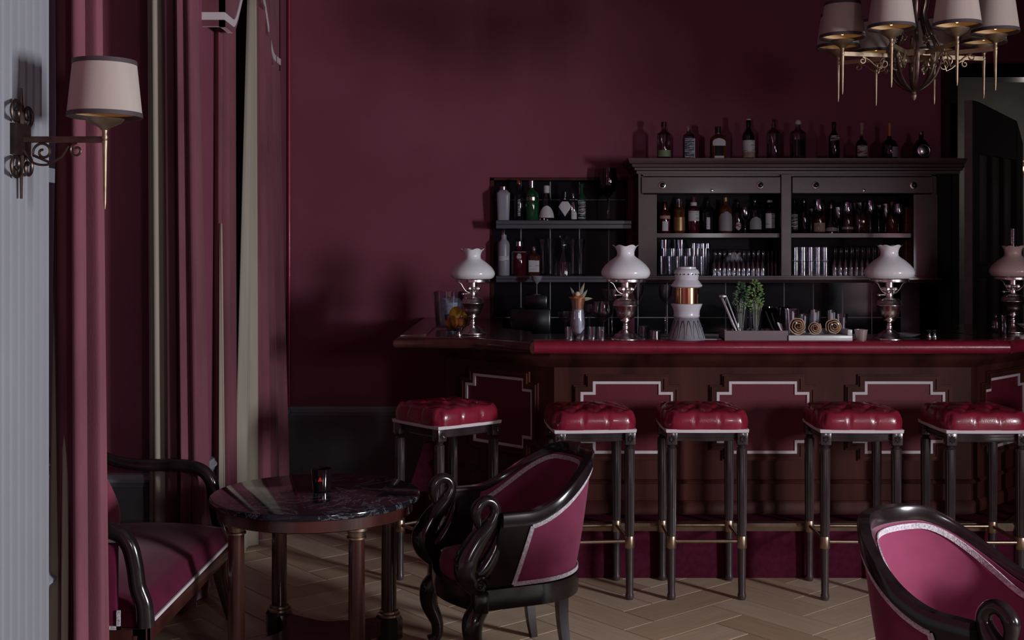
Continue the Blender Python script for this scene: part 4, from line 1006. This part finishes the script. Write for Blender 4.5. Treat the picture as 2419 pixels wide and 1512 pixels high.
# ------------------------------------------------------------------ glassware
GL = {'tumbler': [(.5, 0), (.5, .06), (.52, 1), (.49, 1), (.46, .1), (.02, .08)],
      'highball': [(.42, 0), (.44, .05), (.5, 1), (.47, 1), (.40, .09), (.02, .07)],
      'wine': [(.42, 0), (.40, .012), (.07, .03), (.05, .06), (.05, .42), (.14, .47), (.44, .60), (.5, .74), (.42, 1), (.40, 1), (.47, .74), (.40, .61), (.05, .49)],
      'coupe': [(.36, 0), (.34, .014), (.06, .03), (.04, .06), (.04, .55), (.14, .62), (.42, .76), (.5, 1), (.485, 1), (.40, .78), (.05, .64)],
      'flute': [(.5, 0), (.46, .012), (.09, .03), (.06, .06), (.06, .34), (.2, .42), (.42, .60), (.44, .80), (.40, 1), (.38, 1), (.40, .62), (.05, .42)],
      'pilsner': [(.5, 0), (.46, .02), (.16, .05), (.18, .12), (.22, .5), (.26, .62), (.46, .98), (.5, 1), (.46, 1), (.22, .62), (.14, .12), (.02, .1)],
      'hurricane': [(.46, 0), (.44, .012), (.1, .03), (.07, .05), (.07, .10), (.2, .15), (.46, .28), (.5, .42), (.44, .62), (.40, .80), (.5, 1), (.48, 1), (.38, .80), (.42, .62), (.47, .42), (.43, .29), (.05, .15)]}
def glass_mesh(kind, w_, h_, n=20, inv=False, ribs=0):
    bm = nb(); pr = [(r*w_, (1-q if inv else q)*h_) for r, q in GL[kind]]
    md = (lambda r, z_, a, k: (r*(1-.03*abs(math.sin(ribs*a))), z_)) if ribs else None
    lathe(bm, pr, n, mod=md); return bm
proto = {}
def put(name, label, catg, kind, px, D, z, wpx, hpx, m='glass', group=None, inv=False, ribs=0, n=20):
    w_, h_ = wpx*D/F, hpx*D/F; key = (name, kind, wpx, hpx, m, inv)
    if key in proto:
        o = proto[key].copy(); COL.objects.link(o)
    else:
        o = link(name, glass_mesh(kind, w_, h_, n, inv, ribs), m, None, True, 60); proto[key] = o
    o.location = (X(px, D), D, z); tag(o, label, catg, group); return o
put('goblet', 'giant dark wine goblet standing at the right end of the upper shelf', 'glass', 'wine', 1436, 7.64, SZ1, 46, 124, 'smoke')
for k, (px, D) in enumerate(((1283, 7.66), (1301, 7.60), (1354, 7.57), (1373, 7.66))):
    put('beer_glass', 'tall flared glass %s the decanter, %s of its pair' % ('left of' if k < 2 else 'right of', ('nearer the small dark bottle' if k == 0 else 'touching the decanter') if k < 2 else ('touching the decanter' if k == 2 else 'farther from the decanter')), 'glass', 'pilsner', px, D, SZ2, 22, 86, 'glassdim', 'flared glasses on the lower recess shelf', ribs=6)
# cabinet, upper left bay
G4 = 'bottles in the left cabinet bay'
def b4(*a, **k): return bottle(a[0], a[1], 7.52, CS1, a[2], 549, a[3], a[4], a[5], group=G4, **k)
b4('dark red liqueur bottle with copper cap and slanted pale label', 1570, 474, 28, 'std', 'gred', cap='copper', capz=(.76, 1), capr=.22, labels=[(.08, .38, 'paper', .5), (.46, .56, 'cork', 1.0)])
b4('amber bottle with gold label, second in the left cabinet bay', 1604, 466, 28, 'gin', 'gamber', cap='glass', capz=(.7, 1), capr=.24, labels=[(.08, .46, 'gold', 1.3)])
b4('red bitter bottle with pale upper label in the left bay', 1638, 463, 27, 'gin', 'gred', cap='paper', capz=(.76, .86), capr=.3, labels=[(.34, .62, 'printlabel', 1.2)], extra=topcone('panel', .86, 1, .2, .2))
b4('black bottle with narrow upright white label in the left bay', 1671, 467, 28, 'std', 'gdark', cap='black', labels=[(.12, .46, 'printlabel', .3)])
b4('dark bottle with large grey label in the left bay', 1713, 463, 32, 'vodka', 'gamber', cap='gold', capz=(.80, 1), capr=.2, labels=[(.07, .60, 'greylabel', 1.35, 'arch')])
b4('dark bottle with small red emblem in the left bay', 1742, 470, 26, 'std', 'gdark', cap='black', labels=[(.10, .34, 'redlabel', .5, 'oval')])
b4('round shouldered dark bottle with shield label in the left bay', 1783, 468, 34, 'vodka', 'gdark', cap='steel', capz=(.92, 1), capr=.14, labels=[(.12, .48, 'greylabel', .9, 'arch')])
b4('black bottle with tall white label, rightmost in the left bay', 1818, 470, 26, 'flask', 'gdark', cap='paper', capz=(.93, 1), capr=.26, labels=[(.16, .60, 'printlabel', .95)])
put('wine_glass', 'clear wine glass standing between the labelled bottles in the left bay', 'glass', 'wine', 1761, 7.46, CS1, 22, 62, 'glass')
# upper right bay
G5 = 'bottles in the right cabinet bay'
def b5(*a, **k): return bottle(a[0], a[1], 7.56, CS1, a[2], 549, a[3], a[4], a[5], group=G5, **k)
b5('black bottle with white print, half hidden by the middle stile', 1876, 466, 18, 'std', 'gdark', cap='black', labels=[(.10, .56, 'whiteprint', .9)])
b5('plain black wine bottle, second in the right bay', 1899, 466, 22, 'std', 'gdark', cap='steel')
b5('brown bottle behind the first wine glass in the right bay', 1934, 470, 30, 'gin', 'gbrown', cap='black', labels=[(.06, .32, 'cork', 1.0)])
b5('dark bottle with low grey band label in the right bay', 1963, 474, 28, 'cone', 'gdark', cap='steel', labels=[(.08, .20, 'greylabel', 1.3, 'arch')])
b5('dark red bottle with grey band in the right bay', 2001, 470, 28, 'gin', 'gbrown', cap='steel', labels=[(.13, .20, 'greylabel', 1.3)])
b5('brown flask behind the wide glass in the right bay', 2032, 474, 32, 'flask', 'gbrown', cap='black', sq=5)
b5('dark bottle beside the brown reflection block in the right bay', 2106, 474, 26, 'std', 'gamber', cap='gold')
for k, (px, wp, hp, kd, lab) in enumerate(((1916, 22, 58, 'coupe', 'small clear coupe glass left of the brown bottle'), (1934, 30, 80, 'wine', 'large wine glass in front of the brown bottle'), (1980, 20, 62, 'flute', 'clear flute between the two grey banded bottles'), (2002, 26, 74, 'wine', 'wine glass before the dark red bottle'), (2030, 30, 72, 'coupe', 'wide coupe in front of the brown flask'), (2056, 22, 78, 'wine', 'wine glass right of the brown flask'), (2076, 30, 66, 'coupe', 'coupe with thick foot, middle right of the bay'), (2092, 20, 70, 'flute', 'flute just left of the amber bottle'), (2122, 26, 70, 'wine', 'wine glass in front of the brown reflection block'))):
    put('stem_glass', lab, 'glass', kd, px, 7.46+.02*(k % 2), CS1, wp, hp, 'glassdim', 'stem glasses in the right cabinet bay')
for z, y0, y1, lab in ((CS1, 486, 549, 'brown reflection built as a block on the upper shelf at the right of the cabinet'), (CS2, 566, 650, 'brown reflection built as a block on the lower shelf at the right of the cabinet')):  # ribbed blocks stand in for a brick-coloured reflection in the cabinet
    bm = nb(); box(bm, X(2132, 7.58), X(2154, 7.58), 7.52, 7.66, z, z+(y1-y0)*7.58/F, .004)
    for k in range(7):
        zz = z+.008+k*((y1-y0)*7.58/F-.01)/7; box(bm, X(2131.4, 7.58), X(2154.6, 7.58), 7.517, 7.663, zz, zz+.012, .003)
    tag(link('reflection_block', bm, 'brickreflect', None, True), lab, 'box')
# lower left bay
ORD = ['first', 'second', 'third', 'fourth', 'fifth', 'sixth', 'seventh', 'eighth', 'ninth', 'tenth', 'eleventh', 'twelfth']
def nth(n, row, what): return '%s from left in the %s row of %s' % (ORD[n], row, what)
for k, px in enumerate((1568, 1606)):
    put('glass_vase', ('tall clear mixing glass, left of the two in the cabinet' if k == 0 else 'tall clear mixing glass, right of the two in the cabinet'), 'glass', 'highball', px, 7.62, CS2, 34, 84, 'glassdim', 'tall mixing glasses', ribs=8)
for k in range(12):
    r_, c_ = divmod(k, 6)
    put('tumbler', nth(c_, ('front', 'back')[r_], 'ribbed tumblers, lower left bay'), 'glass', 'highball', 1564+c_*19+r_*6, 7.46+r_*.07, CS2, 18, 46 if r_ == 0 else 64, 'glassdim', 'ribbed tumblers in the lower left bay', ribs=6, n=16)
for k in range(4):
    put('tall_tumbler', nth(k, 'short', 'tall ribbed glasses, left bay'), 'glass', 'highball', 1638+k*11, 7.52+.05*(k % 2), CS2, 15, 76, 'glassdim', 'tall ribbed glasses in the left bay', ribs=6, n=16)
for k in range(22):
    r_, c_ = divmod(k, 11)
    put('inverted_glass', nth(c_, ('front', 'back')[r_], 'inverted stem glasses, lower left bay'), 'glass', 'flute', 1688+c_*11.4+r_*3, 7.45+.09*r_, CS2, 15, 62, 'glassdim', 'inverted stem glasses in the left bay', inv=True, n=14)
for k in range(3):
    put('dim_glass', nth(k, 'dim', 'inverted glasses by the middle stile'), 'glass', 'flute', 1815+k*9, 7.56, CS2, 12, 60, 'glass', 'inverted glasses by the middle stile', inv=True, n=14)
bm = nb(); lathe(bm, [(.055, 0), (.06, .01), (.06, .1), (.04, .13), (.01, .15)], 24, (X(1732, 7.66), 7.66, CS2)); tag(link('cream_jar', bm, 'ceramic', None, True), 'cream domed jar behind the inverted glasses', 'jar')
# lower right bay
for k in range(5):
    for tier in (0, 1):
        put('tumbler', nth(k, ('lower', 'upper')[tier], 'stacked tumblers, lower right bay'), 'glass', 'tumbler', 1880+k*17.4, 7.47, CS2+tier*.092, 16.5, 33, 'glassdim', 'stacked tumblers in the lower right bay', ribs=6, n=16)
for k in range(20):
    r_, c_ = divmod(k, 10)
    put('inverted_glass', nth(c_, ('front', 'back')[r_], 'inverted stem glasses, lower right bay'), 'glass', 'flute', 1972+c_*13+r_*4, 7.46+.09*r_, CS2, 17, 70, 'glassdim', 'inverted stem glasses in the right bay', inv=True, n=14)

# ================================================================== ON THE BAR
def onbar(y): return .42*F/(y-600)
# ice bucket
D_ = 6.62; t = thing('ice_bucket', 'clear glass bucket of ice at the left end of the bar', 'ice bucket', (X(1060, D_), D_, 1.138)); k_ = D_/F
bm = nb(); lathe(bm, [(27*k_, 0), (30*k_, .006), (38*k_, 86*k_), (36*k_, 86*k_), (28*k_, .014), (.002, .012)], 32); link('bucket', bm, 'glass', t, True)
bm = nb(); lathe(bm, [(27*k_, .016), (33*k_, 60*k_), (26*k_, 66*k_), (10*k_, 70*k_)], 20, mod=lambda r, z, a, k: (r*(1+.03*math.sin(5*a)), z+(.01*math.sin(3*a+k) if k > 1 else 0))); link('ice', bm, 'ice', t, True)
D_ = 6.34; k_ = D_/F; t = thing('fruit_glass', 'round glass bowl of citrus fruit in front of the ice bucket', 'bowl', (X(1080, D_), D_, 1.13))
bm = nb(); lathe(bm, [(14*k_, 0), (22*k_, .003), (28*k_, 20*k_), (30*k_, 42*k_), (29*k_, 42*k_), (26*k_, 20*k_), (12*k_, .008)], 28); link('bowl', bm, 'glass', t, True)
for dx, dy, dz, r_, m, nm, sc_, lab in ((-13, -.006, 24, 16, 'orange', 'orange', (1, 1, 1), 'orange at the left of the glass fruit bowl'), (-4, .022, 44, 16, 'lemon', 'lemon', (.95, .95, 1.15), 'lemon on top of the glass fruit bowl'), (12, -.006, 22, 13, 'orange', 'orange', (1, 1, .95), 'small orange at the right of the glass fruit bowl'), (16, .03, 37, 11, 'lemon', 'lemon', (1, 1, 1.1), 'pale lemon at the right back of the glass fruit bowl'), (-18, .055, 32, 10, 'lime', 'lime', (1, 1, 1.2), 'dark green lime against the ice bucket')):
    bm = nb(); ball(bm, (0, 0, 0), r_*k_, 18, sc_); lathe(bm, [(.003, -r_*k_*sc_[2]*1.06), (.006, -r_*k_*sc_[2]*.97)], 8)
    o = tag(link(nm, bm, m, None, True, 70), lab, 'fruit', 'citrus fruit in the glass bowl'); o.location = (X(1080+dx, D_), D_+dy, 1.13+dz*k_)
    o.rotation_euler = (.4, .5, 0)
def jigger(px, D, label, h=.05, r=.016, m='steel', z=1.13):
    bm = nb(); lathe(bm, [(r*.9, 0), (r, .003), (r*.45, h*.42), (r*.45, h*.5), (r*1.1, h), (r*1.0, h), (r*.4, h*.55)], 18)
    o = tag(link('jigger', bm, m, None, True, 60), label, 'jigger'); o.location = (X(px, D), D, z)
jigger(1084, 6.05, 'small steel jigger in front of the fruit bowl', .045)
jigger(2195, 5.95, 'steel jigger right of the third lamp, nearer the lamp', .038, .013)
jigger(2208, 5.95, 'steel jigger right of the third lamp, farther from the lamp', .038, .013)
# cocktail
D_ = 5.72; k_ = D_/F; t = thing('cocktail', 'tall milky cocktail with orange float and leaf garnish', 'cocktail', (X(1365, D_), D_, 1.132))
bm = glass_mesh('hurricane', 36*k_, 100*k_, 28); link('glass', bm, 'glass', t, True)
bm = nb(); lathe(bm, [(2*k_, 16*k_), (7*k_, 17*k_), (15.5*k_, 29*k_), (16.8*k_, 42*k_), (15*k_, 62*k_), (13.6*k_, 74*k_)], 24); link('drink', bm, 'drink', t, True)
bm = nb(); lathe(bm, [(13.4*k_, 74.5*k_), (13.6*k_, 80*k_), (16.4*k_, 96*k_), (17*k_, 101*k_), (9*k_, 106*k_)], 24, mod=lambda r, z, a, k: (r, z+(.003*math.sin(5*a) if k > 2 else 0))); link('float', bm, 'foam', t, True)
def leafm(bm, base, d, L, wd, curl=.2):
    d = Vector(d).normalized(); s = d.cross(Vector((0, 1, .2))).normalized(); up_ = s.cross(d); base = Vector(base); rows_ = []
    for i in range(7):
        q = i/6; c = base+d*(L*q)+up_*(curl*L*q*q)-Vector((0, 0, 1))*(abs(curl)*L*.8*q*q); ww = wd*math.sin(PI*(.08+.92*q)**.8)+.0004
        rows_.append([bm.verts.new(c-s*ww), bm.verts.new(c+up_*ww*.25), bm.verts.new(c+s*ww)])
    for p, q in zip(rows_, rows_[1:]):
        for i in range(2): bm.faces.new((p[i], p[i+1], q[i+1], q[i]))
for b_, d_2, L__, wd, cu in (((.004, 0, .20), (.35, -.05, 1), .085, .009, 0), ((.012, 0, .195), (.5, -.1, .8), .065, .009, .1), ((.016, 0, .195), (1, -.1, .35), .06, .009, .35), ((-.008, 0, .20), (-.45, 0, 1), .07, .006, .1), ((-.012, 0, .198), (-1, -.1, .5), .035, .007, .2)):
    bm = nb(); leafm(bm, b_, d_2, L__, wd, cu); o = link('garnish_leaf', bm, 'leaf', t, True); o.modifiers.new('s', 'SOLIDIFY').thickness = .0012
bm = nb(); ball(bm, (-.002, -.004, .222), .013, 12, (1, 1, 1.2)); link('flower_bud', bm, 'peel', t, True)
# glasses behind lamp and cocktail
for k, (px, D, wp, hp, kd, lab) in enumerate(((1392, 6.08, 44, 74, 'coupe', 'wide coupe glass just right of the tall cocktail'), (1424, 5.92, 52, 86, 'wine', 'balloon wine glass left of the second lamp'), (1446, 6.1, 48, 110, 'coupe', 'tall coupe glass behind the second lamp'), (1336, 6.0, 40, 60, 'coupe', 'coupe glass just left of the tall cocktail'), (1508, 6.1, 30, 130, 'coupe', 'slim coupe right behind the second lamp'), (1572, 6.12, 36, 120, 'coupe', 'coupe left of the ceramic drink dispenser'))):
    put('stem_glass', lab, 'glass', kd, px, D, 1.13, wp, hp, 'glass')
for k, px in enumerate((1345, 1372, 1398, 1420)):
    put('shot_glass', 'ribbed shot glass at the cocktail, %s from the left' % ('first', 'second', 'third', 'fourth')[k], 'glass', 'tumbler', px, 5.815, 1.13, 22, 30, 'glassdim', 'ribbed shot glasses by the cocktail', ribs=8, n=16)
put('tumbler', 'clear tumbler upside down beside the second lamp', 'glass', 'tumbler', 1520, 5.98, 1.13, 25, 27, 'glassdim', inv=True)
put('tumbler', 'clear tumbler upside down nearest the drink dispenser', 'glass', 'tumbler', 1547, 5.85, 1.13, 27, 20, 'glassdim', inv=True)
# frosted goblet on a black machine behind the counter
bm = nb(); box(bm, X(1205, 7.4), X(1300, 7.4), 7.32, 7.5, 1.02, Zp(728, 7.4), .012); box(bm, X(1238, 7.4), X(1292, 7.4), 7.33, 7.49, Zp(728, 7.4), Zp(696, 7.4), .01)
tag(link('coffee_machine', bm, 'black', None, True), 'black machine on the back counter under the lower shelf', 'machine')
put('frosted_goblet', 'frosted white goblet on the black machine under the shelf', 'glass', 'coupe', 1268, 7.40, Zp(696, 7.4), 26, 44, 'frost')
bm = nb(); prism(bm, [(-.06, 0), (.05, 0), (.07, .05), (-.07, .05)], 0, .06, Matrix.Translation((X(1232, 7.28), 7.30, Zp(722, 7.3))) @ Matrix.Rotation(PI/2, 4, 'X'))
# drink dispenser
D_ = 5.80; k_ = D_/F; t = thing('drink_dispenser', 'white ceramic and copper drink dispenser on a flared glass base', 'dispenser', (X(1622, D_), D_, 1.13))
bm = nb(); lathe(bm, [(44*k_, 0), (45*k_, .004), (28*k_, 53*k_), (25*k_, 53*k_), (41*k_, .008)], 40, mod=lambda r, z, a, k: (r*(1+.015*math.cos(14*a)), z)); link('glass_base', bm, mat('clouded_glass', (.26, .25, .28), .25, var=.3, scale=14, coat=.3), t, True)
for k in range(7):
    bm = nb(); a = -PI/2+(k-3)*.42; n_ = 14; pts = []
    for i in range(n_+1):
        q = PI*i/n_; aa = a+.16*math.cos(q); zz = (4+42*math.sin(q))*k_; rr = (44.8-17*zz/(53*k_))*k_+.001; pts.append((rr*math.cos(aa), rr*math.sin(aa), zz))
    tube(bm, pts, .0013, 6); link('cut_arch', bm, 'gdark', t, True)
bm = nb(); lathe(bm, [(27*k_, 52*k_), (31*k_, 56*k_), (30*k_, 60*k_), (31*k_, 70*k_), (36*k_, 82*k_), (37*k_, 85*k_), (34*k_, 86*k_), (30*k_, 84*k_)], 36); link('lower_collar', bm, 'ceramic', t, True)
bm = nb(); lathe(bm, [(30*k_, 84*k_), (30*k_, 124*k_)], 36); link('copper_band', bm, 'copper', t, True)
bm = nb(); lathe(bm, [(30.5*k_, 123*k_), (36*k_, 126*k_), (37*k_, 129*k_), (33*k_, 134*k_), (27*k_, 142*k_), (28*k_, 150*k_), (30*k_, 158*k_), (27*k_, 165*k_), (22*k_, 168*k_), (22*k_, 172*k_), (6*k_, 174*k_)], 36)
ld = link('lid', bm, 'ceramic', t, True)
for a in range(9):
    bm = nb(); q = -PI/2+(a-4)*.33; ball(bm, (29.5*k_*math.cos(q), 29.5*k_*math.sin(q), 155*k_), .004, 8, (1, 1, .8)); link('vent', bm, 'black', ld, True)
bm = nb(); bmt = None
box(bm, X(1650, 5.72), X(1712, 5.72), 5.78, 5.98, 1.13, 1.1355); tag(link('bar_mat', bm, 'frost', None, False), 'pale flat bar mat between the dispenser and the mauve tray', 'mat')
# mauve open box with tools and herbs
D_ = 5.74
t = thing('garnish_box', 'mauve wooden garnish box on the bar holding herbs and tools', 'box', (X(1787, D_), D_, 1.132)); x0, x1 = X(1712, D_)-X(1787, D_), X(1862, D_)-X(1787, D_)
for nm, b in (('front_board', (x0, x1, 0, .010, 0, .046)), ('back_board', (x0, x1, .16, .17, 0, .046)), ('end_board', (x0, x0+.01, .01, .16, 0, .05)), ('end_board', (x1-.01, x1, .01, .16, 0, .046)), ('base_board', (x0, x1, .01, .16, 0, .008))):
    bm = nb(); box(bm, *b); link(nm, bm, 'tray', t, False)
def herbs(px, label, m, y1, seed, wide):
    D = 5.84; k = D/F; h = thing('herb_glass', label, 'herbs', (X(px, D), D, 1.141)); rnd = random.Random(seed)
    bm = nb(); lathe(bm, [(11*k, 0), (13*k, .004), (17*k, 66*k), (16*k, 66*k), (12*k, .01)], 20); link('glass', bm, 'glass', h, True)
    bm = nb()
    for i in range(30):
        a = rnd.random()*6.28; r = rnd.random()*wide*.8*k; tube(bm, [(0.2*r*math.cos(a), .2*r*math.sin(a), .012), (r*math.cos(a), r*math.sin(a), (70+20*rnd.random())*k)], .0017, 4)
    link('stems', bm, 'palestem', h, False)
    bm = nb(); top = (798-y1)*k
    for i in range(230):
        a = rnd.random()*6.28; q = rnd.random()**.5; zz = 52*k+(top-52*k)*rnd.random(); f = math.sin(PI*min(1, (zz-48*k)/(top-46*k))*.86+.3)
        r = wide*k*q*f; leafm(bm, (r*math.cos(a), r*math.sin(a), zz), (math.cos(a)+rnd.uniform(-.6, .6), math.sin(a)+rnd.uniform(-.6, .6), rnd.uniform(.1, 1.2)), rnd.uniform(.010, .018), rnd.uniform(.003, .0055), .3)
    o = link('foliage', bm, m, h, False); o['kind'] = 'stuff'
herbs(1750, 'glass of dark mint sprigs, left of the two herb glasses', 'mint', 668, 3, 17)
herbs(1784, 'glass of bright green parsley, right of the two herb glasses', 'parsley', 664, 5, 21)
def leaning(name, label, p0, p1, r0, r1, m, catg, extra=None):
    a, b = Vector(p0), Vector(p1); bm = nb(); tube(bm, [a, a.lerp(b, .5), b], [r0, (r0+r1)/2, r1], 10, .6)
    if extra: extra(bm, a, b)
    return tag(link(name, bm, m, None, True), label, catg)
leaning('tongs', 'steel bar tongs leaning left in the garnish box', (X(1744, 5.80), 5.80, 1.146), (X(1704, 5.82), 5.82, Zp(700, 5.82)), .008, .006, 'steel', 'tongs', lambda bm, a, b: (tube(bm, [a+Vector((.014, 0, 0)), b+Vector((.022, 0, .004))], [.005, .005], 8), ball(bm, b+Vector((.008, 0, 0)), .013, 10, (1.6, .6, 1))))
for k, (xa, xb, yb, lab) in enumerate(((1832, 1806, 735, 'black handled bar spoon leaning left in the garnish box'), (1842, 1822, 740, 'black handled knife leaning beside the bar spoon'), (1850, 1838, 752, 'short dark stirrer at the right end of the garnish box'))):
    leaning('bar_tool', lab, (X(xa, 5.80), 5.80+.02*k, 1.146), (X(xb, 5.84), 5.82+.02*k, Zp(yb, 5.84)), .005, .004, 'black', 'bar tool')
for k in range(6):
    leaning('napkin_roll', 'white paper straw bundled low at the right of the garnish box', (X(1852+k*1.5, 5.77), 5.765+.012*k, 1.146), (X(1836+k*3, 5.79), 5.785+.012*k, Zp(762+k, 5.79)), .004, .004, 'straw', 'straw').__setitem__('group', 'short straws in the garnish box')
# marble stand with peel roses and straw glasses
D_ = 5.73; mx0, mx1 = X(1863, D_), X(2014, D_)
t = thing('marble_stand', 'white marble stand with stepped end carrying peel roses and straws', 'stand', ((mx0+mx1)/2, D_, 1.132)); hw = (mx1-mx0)/2
bm = nb(); box(bm, -hw, hw, 0, .15, 0, .024, .002); link('slab', bm, 'marbwhite', t, True)
bm = nb(); box(bm, hw-.022, hw, 0.004, .15, .0245, .052, .002); link('end_block', bm, 'marbwhite', t, True)
bm = nb(); box(bm, -hw+.002, hw-.024, .135, .15, .0245, .05, .001); link('back_ledge', bm, 'marbwhite', t, True)
def rose(px, py, rpx, label):
    D = 5.755; k = D/F; r = rpx*k; z = 1.1575+r*.98
    o = thing('peel_rose', label, 'garnish', (X(px, D), D, z), 0, 'orange peel roses on the marble stand')
    bm = nb(); n = 120; turns = 3.4; rows_ = []
    for i in range(n+1):
        q = i/n; a = turns*2*PI*q+rpx; rr = r*(.10+.86*q**.9)*(1+.035*math.sin(5*a+rpx)); f = -.030+.022*q**1.4+.003*math.sin(3*a)
        rows_.append([bm.verts.new((rr*kk*math.cos(a), yy, rr*kk*math.sin(a))) for kk, yy in ((1.06, f-.001), (.99, f+.003), (.93, f+.012), (.90, .012))])
    for p, q in zip(rows_, rows_[1:]):
        for i in range(3): bm.faces.new((p[i], p[i+1], q[i+1], q[i]))
    ob = link('petals', bm, 'peel', o, True, 80); ob.modifiers.new('s', 'SOLIDIFY').thickness = .0022
    bm = nb(); T = Matrix.Rotation(PI/2, 4, 'X'); lathe(bm, [(r*.5, -.004), (r*.80, -.002), (r*.80, .004), (r*.3, .008)], 24, T=T); link('core', bm, 'gbrown', o, True)
    bm = nb(); tube(bm, spiral((0, -.031, 0), r*.22, r*.03, 1.6, .4, (1, 0, 0), (0, 0, 1), 20), .0018, 6); link('heart', bm, 'gbrown', o, True)
rose(1883, 776, 22, 'large peel rose at the left of the marble stand')
rose(1923, 781, 17, 'small peel rose in the middle of the marble stand')
rose(1968, 780, 20, 'peel rose at the right of the marble stand')
for k, (px, wp, y0, D, st_, lab) in enumerate(((1869, 40, 729, 5.83, 5, 'wide straw glass behind the large peel rose'), (1899, 24, 741, 5.85, 4, 'narrow straw glass between the left and middle peel roses'), (1925, 28, 732, 5.83, 9, 'straw glass packed with white straws behind the middle rose'), (1964, 24, 733, 5.84, 8, 'straw glass behind the right peel rose'), (1988, 28, 741, 5.86, 2, 'straw glass at the right end of the marble stand'))):
    zz = 1.1565 if D < 5.86 else 1.1565; kk = D/F; hpx = (Zp(y0, D)-zz)/kk
    o = put('straw_glass', lab, 'glass', 'tumbler', px, D, zz, wp, hpx, 'glass', 'straw glasses on the marble stand', ribs=5)
    for q in range(st_):
        a = q*2.4; r1 = wp*kk*.36*math.sqrt((q+.5)/st_)
        p0 = Vector((X(px, D)+r1*.8*math.cos(a), D+r1*.8*math.sin(a), zz+.006+.0)); p1 = Vector((X(px, D)+r1*1.05*math.cos(a), D+r1*1.05*math.sin(a), zz+hpx*kk*(.80+.24*((q*37) % 10)/10)))
        bm = nb(); tube(bm, [p0, p1], .0044, 8); tag(link('paper_straw', bm, 'straw', None, True), 'white paper straw standing in the '+lab, 'straw', 'straws in the '+lab)
bm = nb(); D_ = 5.76; k_ = D_/F; lathe(bm, [(11*k_, 0), (11.5*k_, .002), (15.5*k_, 25*k_), (14.8*k_, 25*k_), (10.5*k_, .004)], 40, mod=lambda r, z, a, k: (r*(1+.025*math.cos(16*a)), z))
o = tag(link('fluted_cup', bm, mat('rose_copper_cup', (.50, .40, .38), .35, metal=.5), None, True), 'small fluted copper cup between the marble stand and lamp', 'cup'); o.location = (X(2034, D_), D_, 1.132)
bm = nb(); lathe(bm, [(.03, 0), (.05, .004), (.075, .016), (.073, .017), (.045, .007)], 32); o = tag(link('saucer', bm, 'frost', None, True), 'pale saucer behind the foot of the third lamp', 'saucer'); o.location = (X(2138, 6.0), 6.0, 1.13)
bottle('small clear carafe beside the warm-tinted lamp at right', 2352, 6.35, 1.13, 742, 785, 18, 'gin', 'smoke', cap='smoke', name='carafe')
put('tumbler', 'dim clear tumbler in front of the warm-tinted lamp foot', 'glass', 'highball', 2372, 6.2, 1.13, 22, 44, 'smoke')
# draught tap and things seen against the tiles
t = thing('steel_pan', 'steel handled pan lying on the back counter behind the herbs', 'pan', (X(1860, 7.0), 7.34, 1.02)); 
bm = nb(); lathe(bm, [(.09, 0), (.10, .01), (.105, .20), (.10, .20), (.09, .012)], 28); link('pan', bm, 'gdark', t, True)
bm = nb(); tube(bm, cat([(-.10, 0, .18), (-.17, 0, .205), (-.25, 0, .225)], 5), .008, 8); link('handle', bm, 'steel', t, True)
# far room brass lantern
t = thing('wall_lantern', 'small glowing brass lantern in the dark room beyond the door', 'lantern', (X(2416, 9.6), 9.6, Zp(400, 9.6)))
bm = nb(); lathe(bm, [(.01, -.045), (.03, -.035), (.045, -.01), (.042, .02), (.02, .04), (.012, .06), (.02, .07), (.004, .085)], 18); link('body', bm, 'gilt', t, True)
bm = nb(); tube(bm, [(0, 0, .08), (0, .06, .14), (0, .38, .14)], .008, 8); link('bracket', bm, 'gilt', t, True)
lo = bpy.data.lights.new('lantern_light', 'POINT'); lo.energy = 2; lo.color = (1, .9, .85); lo.shadow_soft_size = .06
lp_ = bpy.data.objects.new('lantern_light', lo); COL.objects.link(lp_); lp_.location = (X(2416, 9.6), 9.45, Zp(400, 9.6))
